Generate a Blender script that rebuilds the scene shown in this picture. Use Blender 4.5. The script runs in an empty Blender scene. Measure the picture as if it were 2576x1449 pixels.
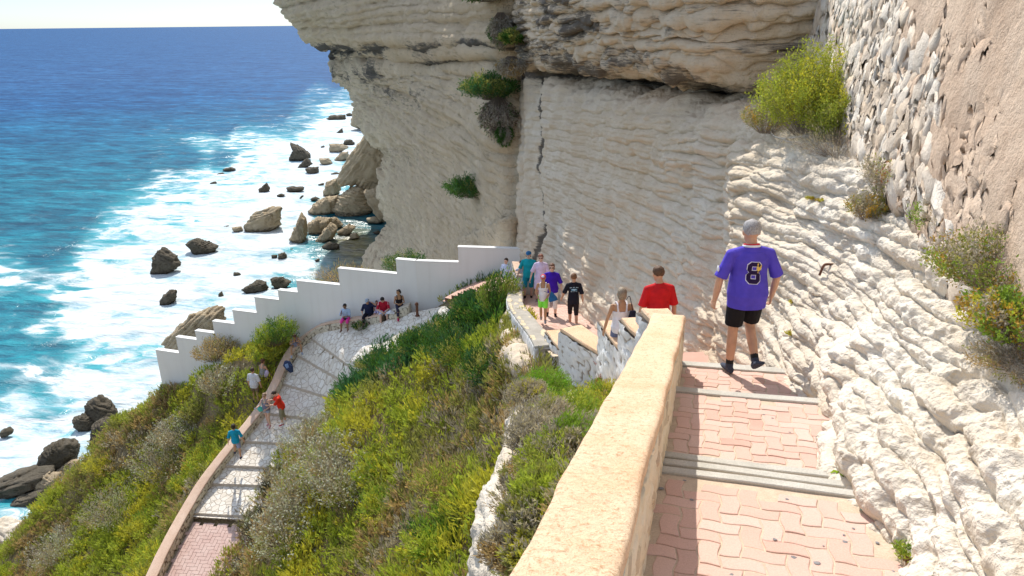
import bpy, bmesh, math, random
import numpy as np
from mathutils import Vector, Matrix, Euler
from mathutils.bvhtree import BVHTree
random.seed(7); np.random.seed(7)
SC = bpy.context.scene; COL = SC.collection
R = math.radians
# ---------------------------------------------------------------- camera
F = 1830.0; CX, CY = 1288.0, 724.5
TH = math.atan(667/F)
ROLL = -0.0105
CAMM = (Matrix.Rotation(math.pi/2-TH, 3, 'X') @ Matrix.Rotation(ROLL, 3, 'Z'))
MN = np.array([list(r) for r in CAMM])
SEA = -45.0
def P(x, y, D):
    c = np.array([(x-CX)/F*D, (CY-y)/F*D, -D]); return MN @ c
def ray(x, y): return MN @ np.array([(x-CX)/F, (CY-y)/F, -1.0])
def Pz(x, y, z):
    d = ray(x, y); return d*(z/d[2])
def G(x, y, dz=0.0):            # on the sloping plane of the upper path
    d = ray(x, y); t = (-1.9+dz)/(d[2]+0.24*d[1]); return d*t
def proj(p):
    c = np.asarray(p) @ MN
    D = -c[..., 2]; D = np.where(D < .05, .05, D)
    return CX+c[..., 0]/D*F, CY-c[..., 1]/D*F, D
cam = bpy.data.cameras.new('camera'); co = bpy.data.objects.new('camera', cam); COL.objects.link(co)
cam.sensor_width = 36; cam.lens = F/2576*36; cam.clip_end = 60000; cam.clip_start = .05
co.matrix_world = CAMM.to_4x4(); SC.camera = co
# ---------------------------------------------------------------- noise
def _h(ix, iy, iz, seed):
    h = (ix.astype(np.int64)*374761393 + iy.astype(np.int64)*668265263 + iz.astype(np.int64)*2147483647 + seed*1274126177) & 0xffffffff
    h = ((h ^ (h >> 13))*1274126177) & 0xffffffff
    h = ((h ^ (h >> 16))*2246822519) & 0xffffffff
    return ((h ^ (h >> 15)) & 0xffffff)/float(0xffffff)
def vn(p, seed=0):
    p = np.asarray(p, float); f = np.floor(p); t = p-f; t = t*t*t*(t*(t*6-15)+10); i = f.astype(np.int64)
    r = 0
    for a in (0, 1):
        wa = t[..., 0] if a else 1-t[..., 0]
        for b in (0, 1):
            wb = t[..., 1] if b else 1-t[..., 1]
            for c in (0, 1):
                wc = t[..., 2] if c else 1-t[..., 2]
                r = r + wa*wb*wc*_h(i[..., 0]+a, i[..., 1]+b, i[..., 2]+c, seed)
    return r*2-1
def fbm(p, o=4, seed=0, g=.5):
    a = 1; s = 0; n = 0; p = np.asarray(p, float)
    for k in range(o):
        s = s+a*vn(p, seed+k*17); n += a; a *= g; p = p*2.03+11.3
    return s/n
def voro(u, v, seed=0, jit=.85):
    iu = np.floor(u).astype(np.int64); iv = np.floor(v).astype(np.int64)
    f1 = np.full(u.shape, 9.); f2 = np.full(u.shape, 9.); idr = np.zeros(u.shape); z = np.zeros_like(iu)
    for a in (-1, 0, 1):
        for b in (-1, 0, 1):
            cx = iu+a; cy = iv+b
            px = cx+.5+jit*(_h(cx, cy, z, seed)-.5); py = cy+.5+jit*(_h(cx, cy, z, seed+5)-.5)
            d = np.sqrt((px-u)**2+(py-v)**2); r = _h(cx, cy, z, seed+9)
            m = d < f1
            f2 = np.where(m, f1, np.minimum(f2, d)); idr = np.where(m, r, idr); f1 = np.where(m, d, f1)
    return f1, f2, idr
def sst(a, b, x):
    t = np.clip((x-a)/(b-a), 0, 1); return t*t*(3-2*t)
# ---------------------------------------------------------------- objects
def tag(o, label=None, cat=None, group=None, kind=None):
    if label: o['label'] = label
    if cat: o['category'] = cat
    if group: o['group'] = group
    if kind: o['kind'] = kind
    return o
def empty(name, loc=(0, 0, 0), rz=0, label=None, cat=None, group=None):
    o = bpy.data.objects.new(name, None); COL.objects.link(o); o.location = [float(c) for c in loc]; o.rotation_euler = (0, 0, rz)
    o.empty_display_size = .1
    return tag(o, label, cat, group)
def mk(name, verts, faces, mat, parent=None, smooth=True, attrs=None, mats=None, midx=None):
    me = bpy.data.meshes.new(name)
    v = np.asarray(verts, dtype=np.float32).reshape(-1, 3)
    if isinstance(faces, np.ndarray):
        n = faces.shape[0]; k = faces.shape[1]
        me.vertices.add(len(v)); me.vertices.foreach_set('co', v.ravel())
        me.loops.add(n*k); me.loops.foreach_set('vertex_index', faces.astype(np.int32).ravel())
        me.polygons.add(n); me.polygons.foreach_set('loop_start', np.arange(0, n*k, k, dtype=np.int32))
        me.update(calc_edges=True)
    else:
        me.from_pydata([tuple(map(float, q)) for q in v], [], faces)
    me.validate(clean_customdata=False)
    me.polygons.foreach_set('use_smooth', np.full(len(me.polygons), smooth))
    if mats:
        for m in mats: me.materials.append(m)
        if midx is not None: me.polygons.foreach_set('material_index', np.asarray(midx, dtype=np.int32))
    else: me.materials.append(mat)
    if attrs:
        for k_, a in attrs.items():
            a = np.asarray(a, dtype=np.float32)
            if a.ndim == 2:
                at = me.attributes.new(k_, 'FLOAT_COLOR', 'POINT'); c = np.ones((len(a), 4), np.float32); c[:, :3] = a; at.data.foreach_set('color', c.ravel())
            else:
                at = me.attributes.new(k_, 'FLOAT', 'POINT'); at.data.foreach_set('value', a)
    me.update()
    o = bpy.data.objects.new(name, me); COL.objects.link(o)
    if parent: o.parent = parent
    return o
def gridfaces(n, m, flip=False):
    i, j = np.meshgrid(np.arange(n-1), np.arange(m-1), indexing='ij')
    a = (i*m+j).ravel(); f = np.stack([a, a+m, a+m+1, a+1], 1)
    return f[:, ::-1] if flip else f
def normals(S):
    du = np.gradient(S, axis=0); dv = np.gradient(S, axis=1)
    n = np.cross(du, dv); n /= (np.linalg.norm(n, axis=2, keepdims=True)+1e-9); return n
def catmull(A, ts, axis=0):
    A = np.moveaxis(A, axis, 0); n = len(A)
    i = np.clip(np.floor(ts).astype(int), 0, n-2); t = (ts-i).reshape((-1,)+(1,)*(A.ndim-1))
    p0 = A[np.maximum(i-1, 0)]; p1 = A[i]; p2 = A[i+1]; p3 = A[np.minimum(i+2, n-1)]
    r = .5*((2*p1)+(p2-p0)*t+(2*p0-5*p1+4*p2-p3)*t*t+(3*p1-p0-3*p2+p3)*t**3)
    return np.moveaxis(r, 0, axis)
def densify(C, step_px, axis):
    """sampling positions along an axis so each step is about step_px source-display pixels"""
    A = np.moveaxis(C, axis, 0); ts = []
    for k in range(len(A)-1):
        x0, y0, D0 = proj(A[k]); x1, y1, D1 = proj(A[k+1])
        vis = ((x0 > -300) & (x0 < 2900) & (y0 > -200) & (y0 < 1650)) | ((x1 > -300) & (x1 < 2900) & (y1 > -200) & (y1 < 1650))
        L = np.hypot(x1-x0, y1-y0); L = np.where(vis, L, 0)
        n = int(np.clip(L.max()/step_px, 4, 260)); ts += [k+q/n for q in range(n)]
    ts.append(len(A)-1-1e-9); return np.array(ts)
def smooth2(C, spx):
    ts = densify(C, spx, 0); S = catmull(C, ts, 0); tr = densify(C, spx, 1); S = catmull(S, tr, 1); return S, ts, tr
# ---------------------------------------------------------------- materials
class NT:
    def __init__(s, name):
        s.m = bpy.data.materials.new(name); s.m.use_nodes = True; s.t = s.m.node_tree
        s.b = s.t.nodes['Principled BSDF']; s.out = s.t.nodes['Material Output']
        s.b.inputs['Roughness'].default_value = .85; s.b.inputs['Specular IOR Level'].default_value = .25
    def n(s, ty, **k):
        nd = s.t.nodes.new(ty)
        for a, v in k.items():
            if a.startswith('_'): nd.inputs[int(a[1:]) if a[1:].isdigit() else a[1:].replace('_', ' ')].default_value = v
            else: setattr(nd, a, v)
        return nd
    def l(s, a, b): s.t.links.new(a, b)
    def co(s, kind='Object', scale=(1, 1, 1)):
        tc = s.n('ShaderNodeTexCoord'); mp = s.n('ShaderNodeMapping'); mp.inputs['Scale'].default_value = scale
        s.l(tc.outputs[kind], mp.inputs[0]); return mp.outputs[0]
    def noise(s, vec, scale, detail=4, rough=.5, dist=0):
        nd = s.n('ShaderNodeTexNoise'); nd.inputs['Scale'].default_value = scale; nd.inputs['Detail'].default_value = detail
        nd.inputs['Roughness'].default_value = rough; nd.inputs['Distortion'].default_value = dist
        if vec is not None: s.l(vec, nd.inputs['Vector'])
        return nd.outputs[0]
    def attr(s, name):
        nd = s.n('ShaderNodeAttribute'); nd.attribute_name = name; return nd
    def rng(s, v, a, b, c=0, d=1, smooth=False):
        nd = s.n('ShaderNodeMapRange'); nd.inputs[1].default_value = a; nd.inputs[2].default_value = b; nd.inputs[3].default_value = c; nd.inputs[4].default_value = d
        if smooth: nd.interpolation_type = 'SMOOTHSTEP'
        s.l(v, nd.inputs[0]); return nd.outputs[0]
    def math(s, op, a, b=None, c=None):
        nd = s.n('ShaderNodeMath'); nd.operation = op
        for k, q in enumerate((a, b, c)):
            if q is None: continue
            if isinstance(q, (int, float)): nd.inputs[k].default_value = q
            else: s.l(q, nd.inputs[k])
        return nd.outputs[0]
    def mix(s, f, a, b, mode='MIX'):
        nd = s.n('ShaderNodeMix'); nd.data_type = 'RGBA'; nd.blend_type = mode
        for idx, q in ((0, f), (6, a), (7, b)):
            if isinstance(q, (int, float)): nd.inputs[idx].default_value = q
            elif isinstance(q, tuple): nd.inputs[idx].default_value = (q+(1,))[:4]
            else: s.l(q, nd.inputs[idx])
        return nd.outputs[2]
    def ramp(s, f, pts):
        nd = s.n('ShaderNodeValToRGB'); cr = nd.color_ramp
        while len(cr.elements) < len(pts): cr.elements.new(.5)
        for e, (p, c) in zip(cr.elements, pts): e.position = p; e.color = (c+(1,))[:4]
        s.l(f, nd.inputs[0]); return nd.outputs[0]
    def bump(s, h, strength=.5, dist=.02, prev=None):
        nd = s.n('ShaderNodeBump'); nd.inputs['Strength'].default_value = strength; nd.inputs['Distance'].default_value = dist
        s.l(h, nd.inputs['Height'])
        if prev is not None: s.l(prev, nd.inputs['Normal'])
        return nd.outputs[0]
    def fin(s, col=None, normal=None, rough=None):
        if col is not None:
            if isinstance(col, tuple): s.b.inputs['Base Color'].default_value = (col+(1,))[:4]
            else: s.l(col, s.b.inputs['Base Color'])
        if normal is not None: s.l(normal, s.b.inputs['Normal'])
        if rough is not None: s.b.inputs['Roughness'].default_value = rough
        return s.m
_mc = {}
def cloth(col, name='cloth'):
    k = (name,)+tuple(col)
    if k in _mc: return _mc[k]
    m = NT(name); v = m.co(); n = m.noise(v, 9, 3); n2 = m.noise(v, 260, 2)
    c = m.mix(m.rng(n, .3, .7), tuple(x*.85 for x in col), tuple(min(1, x*1.1) for x in col))
    _mc[k] = m.fin(c, m.bump(n, .5, .03, m.bump(n2, .2, .002)), .85); return _mc[k]
def skin(col=(.56, .31, .2)):
    k = ('skin',)+tuple(col)
    if k in _mc: return _mc[k]
    m = NT('skin'); n = m.noise(m.co(), 14, 3)
    c = m.mix(m.rng(n, .3, .7), tuple(x*.9 for x in col), tuple(min(1, x*1.08) for x in col))
    m.b.inputs['Subsurface Weight'].default_value = .06; m.b.inputs['Subsurface Scale'].default_value = .01
    _mc[k] = m.fin(c, None, .5); return _mc[k]
def hairm(col):
    k = ('hair',)+tuple(col)
    if k in _mc: return _mc[k]
    m = NT('hair'); v = m.co(scale=(1, 1, .25)); n = m.noise(v, 160, 2)
    c = m.mix(m.rng(n, .3, .7), tuple(x*.55 for x in col), tuple(min(1, x*1.35) for x in col))
    _mc[k] = m.fin(c, m.bump(n, .6, .004), .6); return _mc[k]
# ---------------------------------------------------------------- world
SUN_AZ = -12.0; SUN_EL = 46.0
w = bpy.data.worlds.new('World'); SC.world = w; w.use_nodes = True
nt = w.node_tree; sky = nt.nodes.new('ShaderNodeTexSky'); sky.sky_type = 'NISHITA'; sky.sun_disc = False
sky.sun_elevation = R(SUN_EL); sky.sun_rotation = R(SUN_AZ % 360); sky.altitude = 50; sky.air_density = 1.0; sky.dust_density = .5; sky.ozone_density = 1.2
bg = nt.nodes['Background']; tn_ = nt.nodes.new('ShaderNodeMix'); tn_.data_type = 'RGBA'; tn_.blend_type = 'MULTIPLY'; tn_.inputs[0].default_value = 1; tn_.inputs[7].default_value = (1.0, 1.0, 1.0, 1); hs_ = nt.nodes.new('ShaderNodeHueSaturation'); hs_.inputs['Saturation'].default_value = .6; nt.links.new(sky.outputs[0], hs_.inputs['Color']); nt.links.new(hs_.outputs[0], tn_.inputs[6]); tc_ = nt.nodes.new('ShaderNodeTexCoord'); sx_ = nt.nodes.new('ShaderNodeSeparateXYZ'); nt.links.new(tc_.outputs['Generated'], sx_.inputs[0]); rp_ = nt.nodes.new('ShaderNodeValToRGB'); nt.links.new(sx_.outputs[2], rp_.inputs[0])
rp_.color_ramp.elements[0].position = 0; rp_.color_ramp.elements[0].color = (.37, .43, .49, 1); rp_.color_ramp.elements[1].position = .22; rp_.color_ramp.elements[1].color = (1, 1, 1, 1); e_ = rp_.color_ramp.elements.new(.07); e_.color = (.30, .39, .51, 1)
t2_ = nt.nodes.new('ShaderNodeMix'); t2_.data_type = 'RGBA'; t2_.blend_type = 'MULTIPLY'; t2_.inputs[0].default_value = 1; nt.links.new(tn_.outputs[2], t2_.inputs[6]); nt.links.new(rp_.outputs[0], t2_.inputs[7]); nt.links.new(t2_.outputs[2], bg.inputs[0]); bg.inputs[1].default_value = .15
sl = bpy.data.lights.new('sun', 'SUN'); so = bpy.data.objects.new('sun', sl); COL.objects.link(so)
sl.energy = 3.0; sl.angle = R(.53); sl.color = (1, .95, .87)
tosun = Vector((math.sin(R(SUN_AZ))*math.cos(R(SUN_EL)), math.cos(R(SUN_AZ))*math.cos(R(SUN_EL)), math.sin(R(SUN_EL))))
so.rotation_euler = tosun.to_track_quat('Z', 'Y').to_euler(); so.location = (0, 0, 60)
SC.view_settings.view_transform = 'Standard'; SC.view_settings.look = 'None'; SC.view_settings.gamma = 1
SC.view_settings.exposure = .78
SC.cycles.max_bounces = 6; SC.cycles.diffuse_bounces = 4; SC.cycles.transparent_max_bounces = 6
# ================================================================ SEA
def shep(px, py, ctrl, pw=3.0):
    num = 0; den = 0
    for (x, y, v) in ctrl:
        d = np.hypot(px-x, (py-y)*1.4)+8; w_ = d**-pw; num = num+w_*v; den = den+w_
    return num/den
FO = [(700,130,0),(820,140,0),(850,175,0),(750,200,0),(600,270,0),(560,320,.05),(700,280,.05),(860,205,.1),(0,80,0),(400,80,0),(700,80,0),(0,250,0),(300,250,0),(0,400,0),(300,420,0),(180,520,0),(500,300,.02),(650,230,.04),(800,235,.3),(880,228,.45),(850,292,.75),(750,305,.35),(600,352,.6),(520,362,.55),(470,395,.1),(560,400,.15),
(900,320,1),(800,350,1),(700,395,1),(600,420,.8),(520,455,.75),(430,540,.75),(560,510,1),(700,540,1),(760,450,1),(400,600,1),(310,590,.75),(250,640,.75),(150,590,.05),(50,690,.5),(0,700,.6),(100,640,.1),(60,560,0),
(180,720,.55),(100,830,.6),(0,790,.0),(60,780,.0),(60,880,.05),(20,860,.0),(120,880,.2),(200,800,.9),(300,740,1),(400,700,1),(500,660,1),(650,620,1),(600,800,1),(620,700,1),(560,860,1),(300,880,.9),(200,930,.7),(100,930,.4),(0,960,.35),(50,1010,.75),(120,1020,.65),(180,1080,.95),(350,850,1),(340,960,1),(240,980,.9),(0,1100,1),(60,1120,1),(0,1260,.65),(60,1300,.75),(820,640,.35),(760,660,.75),(850,600,.05),(900,570,0),(940,600,0),(880,650,.02),(850,690,.1),(700,760,.75),(640,760,.9),(780,690,.5)]
def build_sea():
    rr = np.concatenate([np.geomspace(28, 700, 430), np.geomspace(715, 60000, 110)])
    an = np.radians(np.linspace(-50, 42, 460))
    A, Rr = np.meshgrid(an, rr, indexing='ij')
    X = np.sin(A)*Rr; Y = np.cos(A)*Rr; Z = np.full_like(X, SEA)
    p = np.stack([X, Y, Z], -1); px, py, D = proj(p)
    px = np.clip(px, -150, 1500); py = np.clip(py, 60, 1560)
    foam = np.clip((shep(px, py, FO, 4.0)-.1)/.9, 0, 1)
    q = np.stack([X*.012, Y*.02, 0*X], -1); foam = foam+.0*q[..., 0]
    cove = np.exp(-((px-890)/75)**2-((py-620)/60)**2)*1.1
    depth = sst(150, 900, Rr)
    # swell: real displacement, crests run left to right
    wv = np.stack([X*.02+Y*.004, Y*.09, 0*X], -1)
    amp = .55*np.exp(-Rr/900)
    near = 1-sst(200, 900, Rr)
    dz = (fbm(wv, 3, 3)*1.1*amp + fbm(np.stack([X*.12, Y*.3, 0*X], -1), 3, 9)*.5*near)*(1-.7*np.clip(cove, 0, 1))
    p[..., 2] += dz*(Rr < 3000)
    n, m = X.shape
    M = NT('sea_water')
    v = M.co('Object')
    fo = M.attr('foam').outputs['Fac']; cv = M.attr('cove').outputs['Fac']; dp = M.attr('depth').outputs['Fac']
    def sc(vv, s):
        mp = M.n('ShaderNodeMapping'); mp.inputs['Scale'].default_value = s; M.l(vv, mp.inputs[0]); return mp.outputs[0]
    rot = M.n('ShaderNodeMapping'); rot.inputs['Rotation'].default_value = (0, 0, R(14)); M.l(v, rot.inputs[0]); v2 = rot.outputs[0]
    big = M.noise(sc(v2, (.006, .02, 1)), 1, 5, .6)
    mid = M.noise(sc(v2, (.05, .16, 1)), 1, 5, .62, .4)
    fine = M.noise(sc(v2, (.35, .9, 1)), 1, 4, .6)
    col = M.ramp(dp, [(0, (.008, .145, .21)), (.2, (.008, .11, .215)), (.5, (.01, .085, .22)), (1, (.02, .09, .23))])
    col = M.mix(M.rng(mid, .35, .7), M.mix(1.0, col, (.6, .66, .72), 'MULTIPLY'), M.mix(1.0, col, (1.4, 1.35, 1.25), 'MULTIPLY'))
    col = M.mix(M.rng(big, .4, .62, 0, .55), col, M.mix(1.0, col, (.7, .8, .9), 'MULTIPLY'))
    chop = M.noise(sc(v2, (.12, .42, 1)), 1, 5, .7); col = M.mix(M.rng(chop, .38, .62), M.mix(1.0, col, (.62, .66, .72), 'MULTIPLY'), M.mix(1.0, col, (1.5, 1.4, 1.3), 'MULTIPLY'))
    w4 = M.noise(sc(v2, (.012, .06, 1)), 1, 10, .85); col = M.mix(M.rng(w4, .4, .6), M.mix(1.0, col, (.6, .68, .76), 'MULTIPLY'), M.mix(1.0, col, (1.35, 1.3, 1.22), 'MULTIPLY'))
    shal = M.rng(fo, .05, .9, 0, 1)
    col = M.mix(M.math('MULTIPLY', shal, .8), col, (.06, .42, .47))
    # foam: thresholded turbulence; threshold falls as the foam field rises
    n1 = M.noise(sc(v2, (.05, .085, 1)), 1, 9, .66, 1.0)
    n2 = M.n('ShaderNodeTexVoronoi'); n2.feature = 'DISTANCE_TO_EDGE'; n2.inputs['Scale'].default_value = 1
    wob = M.mix(.35, sc(v2, (.16, .28, 1)), M.n('ShaderNodeTexNoise').outputs[1]); 
    ns = [x for x in M.t.nodes if x.type == 'TEX_NOISE'][-1]; ns.inputs['Scale'].default_value = .35; ns.inputs['Detail'].default_value = 6; M.l(v2, ns.inputs['Vector'])
    M.l(wob, n2.inputs['Vector'])
    web = M.rng(n2.outputs['Distance'], .0, .22, 1, 0)
    s_ = M.math('ADD', M.math('MULTIPLY', fo, 1.25), M.math('MULTIPLY', M.math('SUBTRACT', n1, .5), 2.9))
    s_ = M.math('ADD', s_, M.math('MULTIPLY', web, .22))
    fm = M.rng(s_, .62, 1.0, 0, 1, True)
    gate = M.rng(fo, .015, .2, 0, 1, True)
    fm = M.math('MULTIPLY', fm, gate)
    thin = M.math('MULTIPLY', M.math('MULTIPLY', M.rng(s_, .35, .95), web), gate)
    fm = M.math('MAXIMUM', fm, M.math('MULTIPLY', thin, .75))
    # white caps at sea
    wc = M.noise(sc(v2, (.022, .085, 1)), 1, 8, .72, .3)
    cap = M.rng(wc, .69, .74, 0, .85, True)
    fm = M.math('MAXIMUM', fm, cap)
    col = M.mix(cv, col, M.ramp(M.noise(v, .35, 5, .7), [(.35, (.05, .045, .02)), (.6, (.17, .15, .05)), (.75, (.3, .27, .12))]))
    fc = M.mix(M.rng(n1, .44, .6), M.ramp(M.noise(sc(v2, (.15, .3, 1)), 1, 6, .7, .6), [(.38, (.27, .45, .53)), (.56, (.64, .7, .72))]), (.68, .72, .73))
    col = M.mix(fm, col, fc)
    h = M.math('ADD', M.math('MULTIPLY', mid, 1.4), M.math('MULTIPLY', fine, .35))
    fine2 = M.noise(sc(v2, (1.5, 2.6, 1)), 1, 3, .6)
    nr = M.bump(h, .75, .9, M.bump(fine2, .4, .12))
    M.l(M.rng(fm, 0, 1, .4, .9), M.b.inputs['Roughness']); M.l(M.rng(fm, 0, 1, .03, .02), M.b.inputs['Specular IOR Level'])
    M.fin(col, nr); M.b.inputs['Specular IOR Level'].default_value = 0
    for lk in list(M.b.inputs['Specular IOR Level'].links): M.t.links.remove(lk)
    gl = M.n('ShaderNodeBsdfGlossy'); gl.inputs['Roughness'].default_value = .22; M.l(nr, gl.inputs['Normal']); mx = M.n('ShaderNodeMixShader'); M.l(M.rng(fm, 0, 1, .07, 0), mx.inputs[0]); M.l(M.b.outputs[0], mx.inputs[1]); M.l(gl.outputs[0], mx.inputs[2]); M.l(mx.outputs[0], M.out.inputs[0])
    o = mk('sea', p, gridfaces(n, m, True), M.m, attrs={'foam': foam.ravel(), 'cove': np.clip(cove, 0, 1).ravel(), 'depth': depth.ravel()})
    tag(o, kind='structure')
build_sea()
# seabed skirt so the sea reaches all round when seen from the side
# ================================================================ ROCK MATERIAL
def rockmat(name, light, mid, dark, sc=1.0, bump=.6, lc=.25, ls=(.5, .5, 5)):
    M = NT(name); v = M.co('Object'); st = M.attr('stain_shade').outputs['Fac']; tn = M.attr('tone').outputs['Fac']
    a = M.noise(v, 1.1*sc, 6, .6); b = M.noise(v, 7*sc, 5, .65); c = M.noise(v, 38*sc, 4, .6)
    lay = M.n('ShaderNodeMapping'); lay.inputs['Scale'].default_value = ls; M.l(v, lay.inputs[0]); L = M.noise(lay.outputs[0], 1.6*sc, 5, .6, .3)
    col = M.mix(M.rng(a, .35, .65), mid, light)
    col = M.mix(M.rng(L, .45, .7, 0, .5), col, mid); L2 = M.noise(lay.outputs[0], 4.2*sc, 6, .7, .2); col = M.mix(M.rng(L2, .56, .7, 0, lc), col, tuple(x*.42 for x in mid))
    col = M.mix(M.rng(b, .55, .75, 0, .4), col, tuple(x*.72 for x in mid))
    col = M.mix(M.math('MULTIPLY', tn, 1.0), col, M.mix(.55, col, (.6, .44, .27)))
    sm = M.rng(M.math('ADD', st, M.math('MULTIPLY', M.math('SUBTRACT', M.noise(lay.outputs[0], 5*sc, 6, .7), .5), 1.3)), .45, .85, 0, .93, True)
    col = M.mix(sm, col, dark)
    pit = M.n('ShaderNodeTexVoronoi'); pit.inputs['Scale'].default_value = 16*sc; M.l(v, pit.inputs['Vector'])
    h = M.math('ADD', M.math('MULTIPLY', b, 1.0), M.math('ADD', M.math('MULTIPLY', c, .35), M.math('MULTIPLY', M.rng(pit.outputs['Distance'], 0, .35), .25)))
    n = M.bump(h, bump, .09/sc, M.bump(L, bump*.6, .15/sc))
    return M.fin(col, n, .92)
MR_near = rockmat('limestone_pale', (.78, .72, .62), (.64, .55, .43), (.1, .085, .07), lc=.4)
MR_far = rockmat('limestone_cliff', (.76, .63, .455), (.61, .5, .355), (.07, .065, .06), .4, 1.2, .8, (.3, .3, 2.4))
MR_sea = rockmat('sea_rock', (.16, .135, .1), (.095, .08, .055), (.025, .02, .016), .45, 1, .5)
MR_tan = rockmat('slab_rock', (.5, .42, .29), (.36, .29, .19), (.06, .05, .035), .5, 1.2, .8)
def strata(p, T, seed=0, warp=.5, ln=.7, sharp=.6, dip=(0, 0)):
    """layered relief: protrusion 0..1 of a bedded, lumpy rock face at world points p"""
    z = p[..., 2]+dip[0]*p[..., 0]+dip[1]*p[..., 1] + T*warp*2*fbm(p*(.35/T), 3, seed+1)
    f = z/T; k = np.floor(f); t = f-k
    q = np.stack([p[..., 0]*ln/T, p[..., 1]*ln/T, k*7.31], -1)
    w_ = .5+.5*vn(q, seed+2); w2 = .5+.5*vn(q*2.7+3, seed+3)
    prof = np.power(np.clip(np.sin(np.pi*np.power(t, .8)), 0, 1), sharp)
    return prof*(.15+.6*w_+.35*w2), k
# ================================================================ NEAR CLIFF (right side wall of rock), real bedded relief
def g3(c): return [P(*q) for q in c]
STN = [
 [(1306,900,31.5),(1304,760,31.5),(1303,620,31.5),(1305,450,32),(1310,262,32.3),(1312,185,33.3),(1315,155,31.2),(1308,90,30.5),(1300,0,30),(1290,-160,29.5)],
 [(1365,900,27),(1372,758,27.2),(1368,600,27.5),(1360,420,28),(1360,240,28.5),(1365,185,29.5),(1370,155,27),(1362,88,25.5),(1358,0,24.6),(1350,-160,24)],
 [(1485,1000,20),(1484,828,20.6),(1480,640,21.4),(1477,450,22.2),(1480,262,23),(1483,188,26),(1483,156,21.5),(1475,78,20),(1470,0,19),(1460,-160,18.3)],
 [(1669,1100,14.3),(1664,925,14.8),(1645,690,15.8),(1625,470,17),(1612,272,18),(1612,205,21.8),(1614,160,16.8),(1610,74,15.8),(1606,0,15),(1600,-160,14.6)],
 [(1836,1150,10.8),(1830,955,11.2),(1812,730,12),(1790,490,13.2),(1772,292,14.5),(1765,222,18.2),(1764,170,14),(1765,74,13.2),(1770,0,12.6),(1770,-160,12.4)],
 [(1960,1130,7.9),(1962,935,8.3),(1962,730,9),(1932,530,10),(1885,330,12),(1910,245,14.5),(1905,175,13),(1912,76,12.4),(1925,0,12),(1930,-160,11.9)],
 [(2052,1230,6.3),(2062,1030,6.65),(2090,810,7.2),(2085,600,8.2),(2010,372,9.8),(2085,295,11.6),(2085,190,12.3),(2085,90,12),(2090,0,11.8),(2090,-160,11.6)],
 [(2130,1420,4.6),(2128,1225,4.8),(2225,960,5.35),(2262,700,6.25),(2222,425,7.9),(2262,350,9.0),(2300,210,10.4),(2300,90,10.6),(2300,0,10.6),(2300,-160,10.6)],
 [(2290,1700,3.5),(2288,1452,3.72),(2395,1190,4.05),(2455,890,4.7),(2492,625,5.6),(2560,560,6.3),(2620,400,7),(2620,200,7.2),(2620,0,7.2),(2620,-160,7.2)],
 [(2480,2150,2.45),(2475,1880,2.62),(2610,1540,2.9),(2760,1160,3.45),(2860,800,4.3),(2980,740,4.9),(3080,500,5.4),(3080,200,5.5),(3080,0,5.5),(3080,-160,5.5)]]
C1 = np.array([g3(s) for s in STN])
e1 = C1[-1]+(C1[-1]-C1[-2])*1.3; e1[:, 0] = C1[-1][:, 0]-.15; e1[:, 1] = C1[-1][:, 1]-2.2; e1[:, 2] = C1[-1][:, 2]+.5
C1 = np.concatenate([C1, e1[None]], 0)
S1, ts1, tr1 = smooth2(C1, 3.2)
N1 = normals(S1)
if (N1[len(ts1)//2, len(tr1)//3, 0]) > 0: N1 = -N1
px_, py_, D_ = proj(S1)
TS = ts1[:, None]+0*tr1[None]; TR = tr1[None]+0*ts1[:, None]
near = sst(4.3, 7.2, TS)*(1-sst(4.4, 5.2, TR)*(TS < 6.2))
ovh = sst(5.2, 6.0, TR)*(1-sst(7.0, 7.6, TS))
s1, k1 = strata(S1, .12, 3, .26, .16, .38, (0, .1)); s2, k2 = strata(S1, .34, 9, .24, .17, .42, (0, .1)); s3, k3 = strata(S1, .26, 21, .35, .18, .5)
lump = fbm(S1*2.6, 3, 31); med = fbm(S1*.8, 3, 41); fine = fbm(S1*9, 3, 51)
rg_ = fbm(S1*24, 3, 57); amp_n = s1*.11+s2*.15+lump*.04+med*.1+fine*.03+rg_*.014+.04*(.3-abs(fbm(S1*np.array([2.4, 2.4, 6])+5, 3, 59)))+.03*(.3-abs(fbm(S1*np.array([7, 7, 14.]), 3, 60)))-.05*sst(.25, .5, abs(fbm(S1*4, 2, 58)))
s5_, _ = strata(S1, .2, 67, .3, .17, .42, (0, .16)); mid_d = s1*.05+s5_*.12*sst(2.3, 4.2, TS)+s2*.13+lump*.06+med*.22+fine*.03
s4, _ = strata(S1, .3, 61, .4, .55, .45)
ov_d = s3*.24+s4*.2+lump*.09+med*.2+fine*.03
disp = near*amp_n+(1-near)*mid_d; disp = disp*(1-ovh)+ov_d*ovh
crk = ts1[:, None]-1.0-.22*fbm(np.stack([0*S1[..., 0], 0*S1[..., 0], S1[..., 2]*.7], -1), 3, 71)
crm = np.exp(-(crk/.04)**2)*sst(1.0, 1.6, TR)*(1-sst(5.0, 5.6, TR))
disp = disp-.12*crm
cr2 = ts1[:, None]-.35-.08*fbm(np.stack([0*S1[..., 0], 0*S1[..., 0], S1[..., 2]*.6+9], -1), 3, 72)
disp = disp-.5*np.exp(-(cr2/.05)**2)*(1-sst(5, 6, TR))
S1d = S1+N1*disp[..., None]
stain_shade = ovh*(.46+.55*fbm(S1*np.array([.5, .5, 1.4]), 4, 81)) + 1.1*crm + sst(4.3, 5.0, TR)*(1-sst(5.2, 5.8, TR))*.55*(1-near)  # overhang stains, plus shade painted into the recess under the lip
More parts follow.
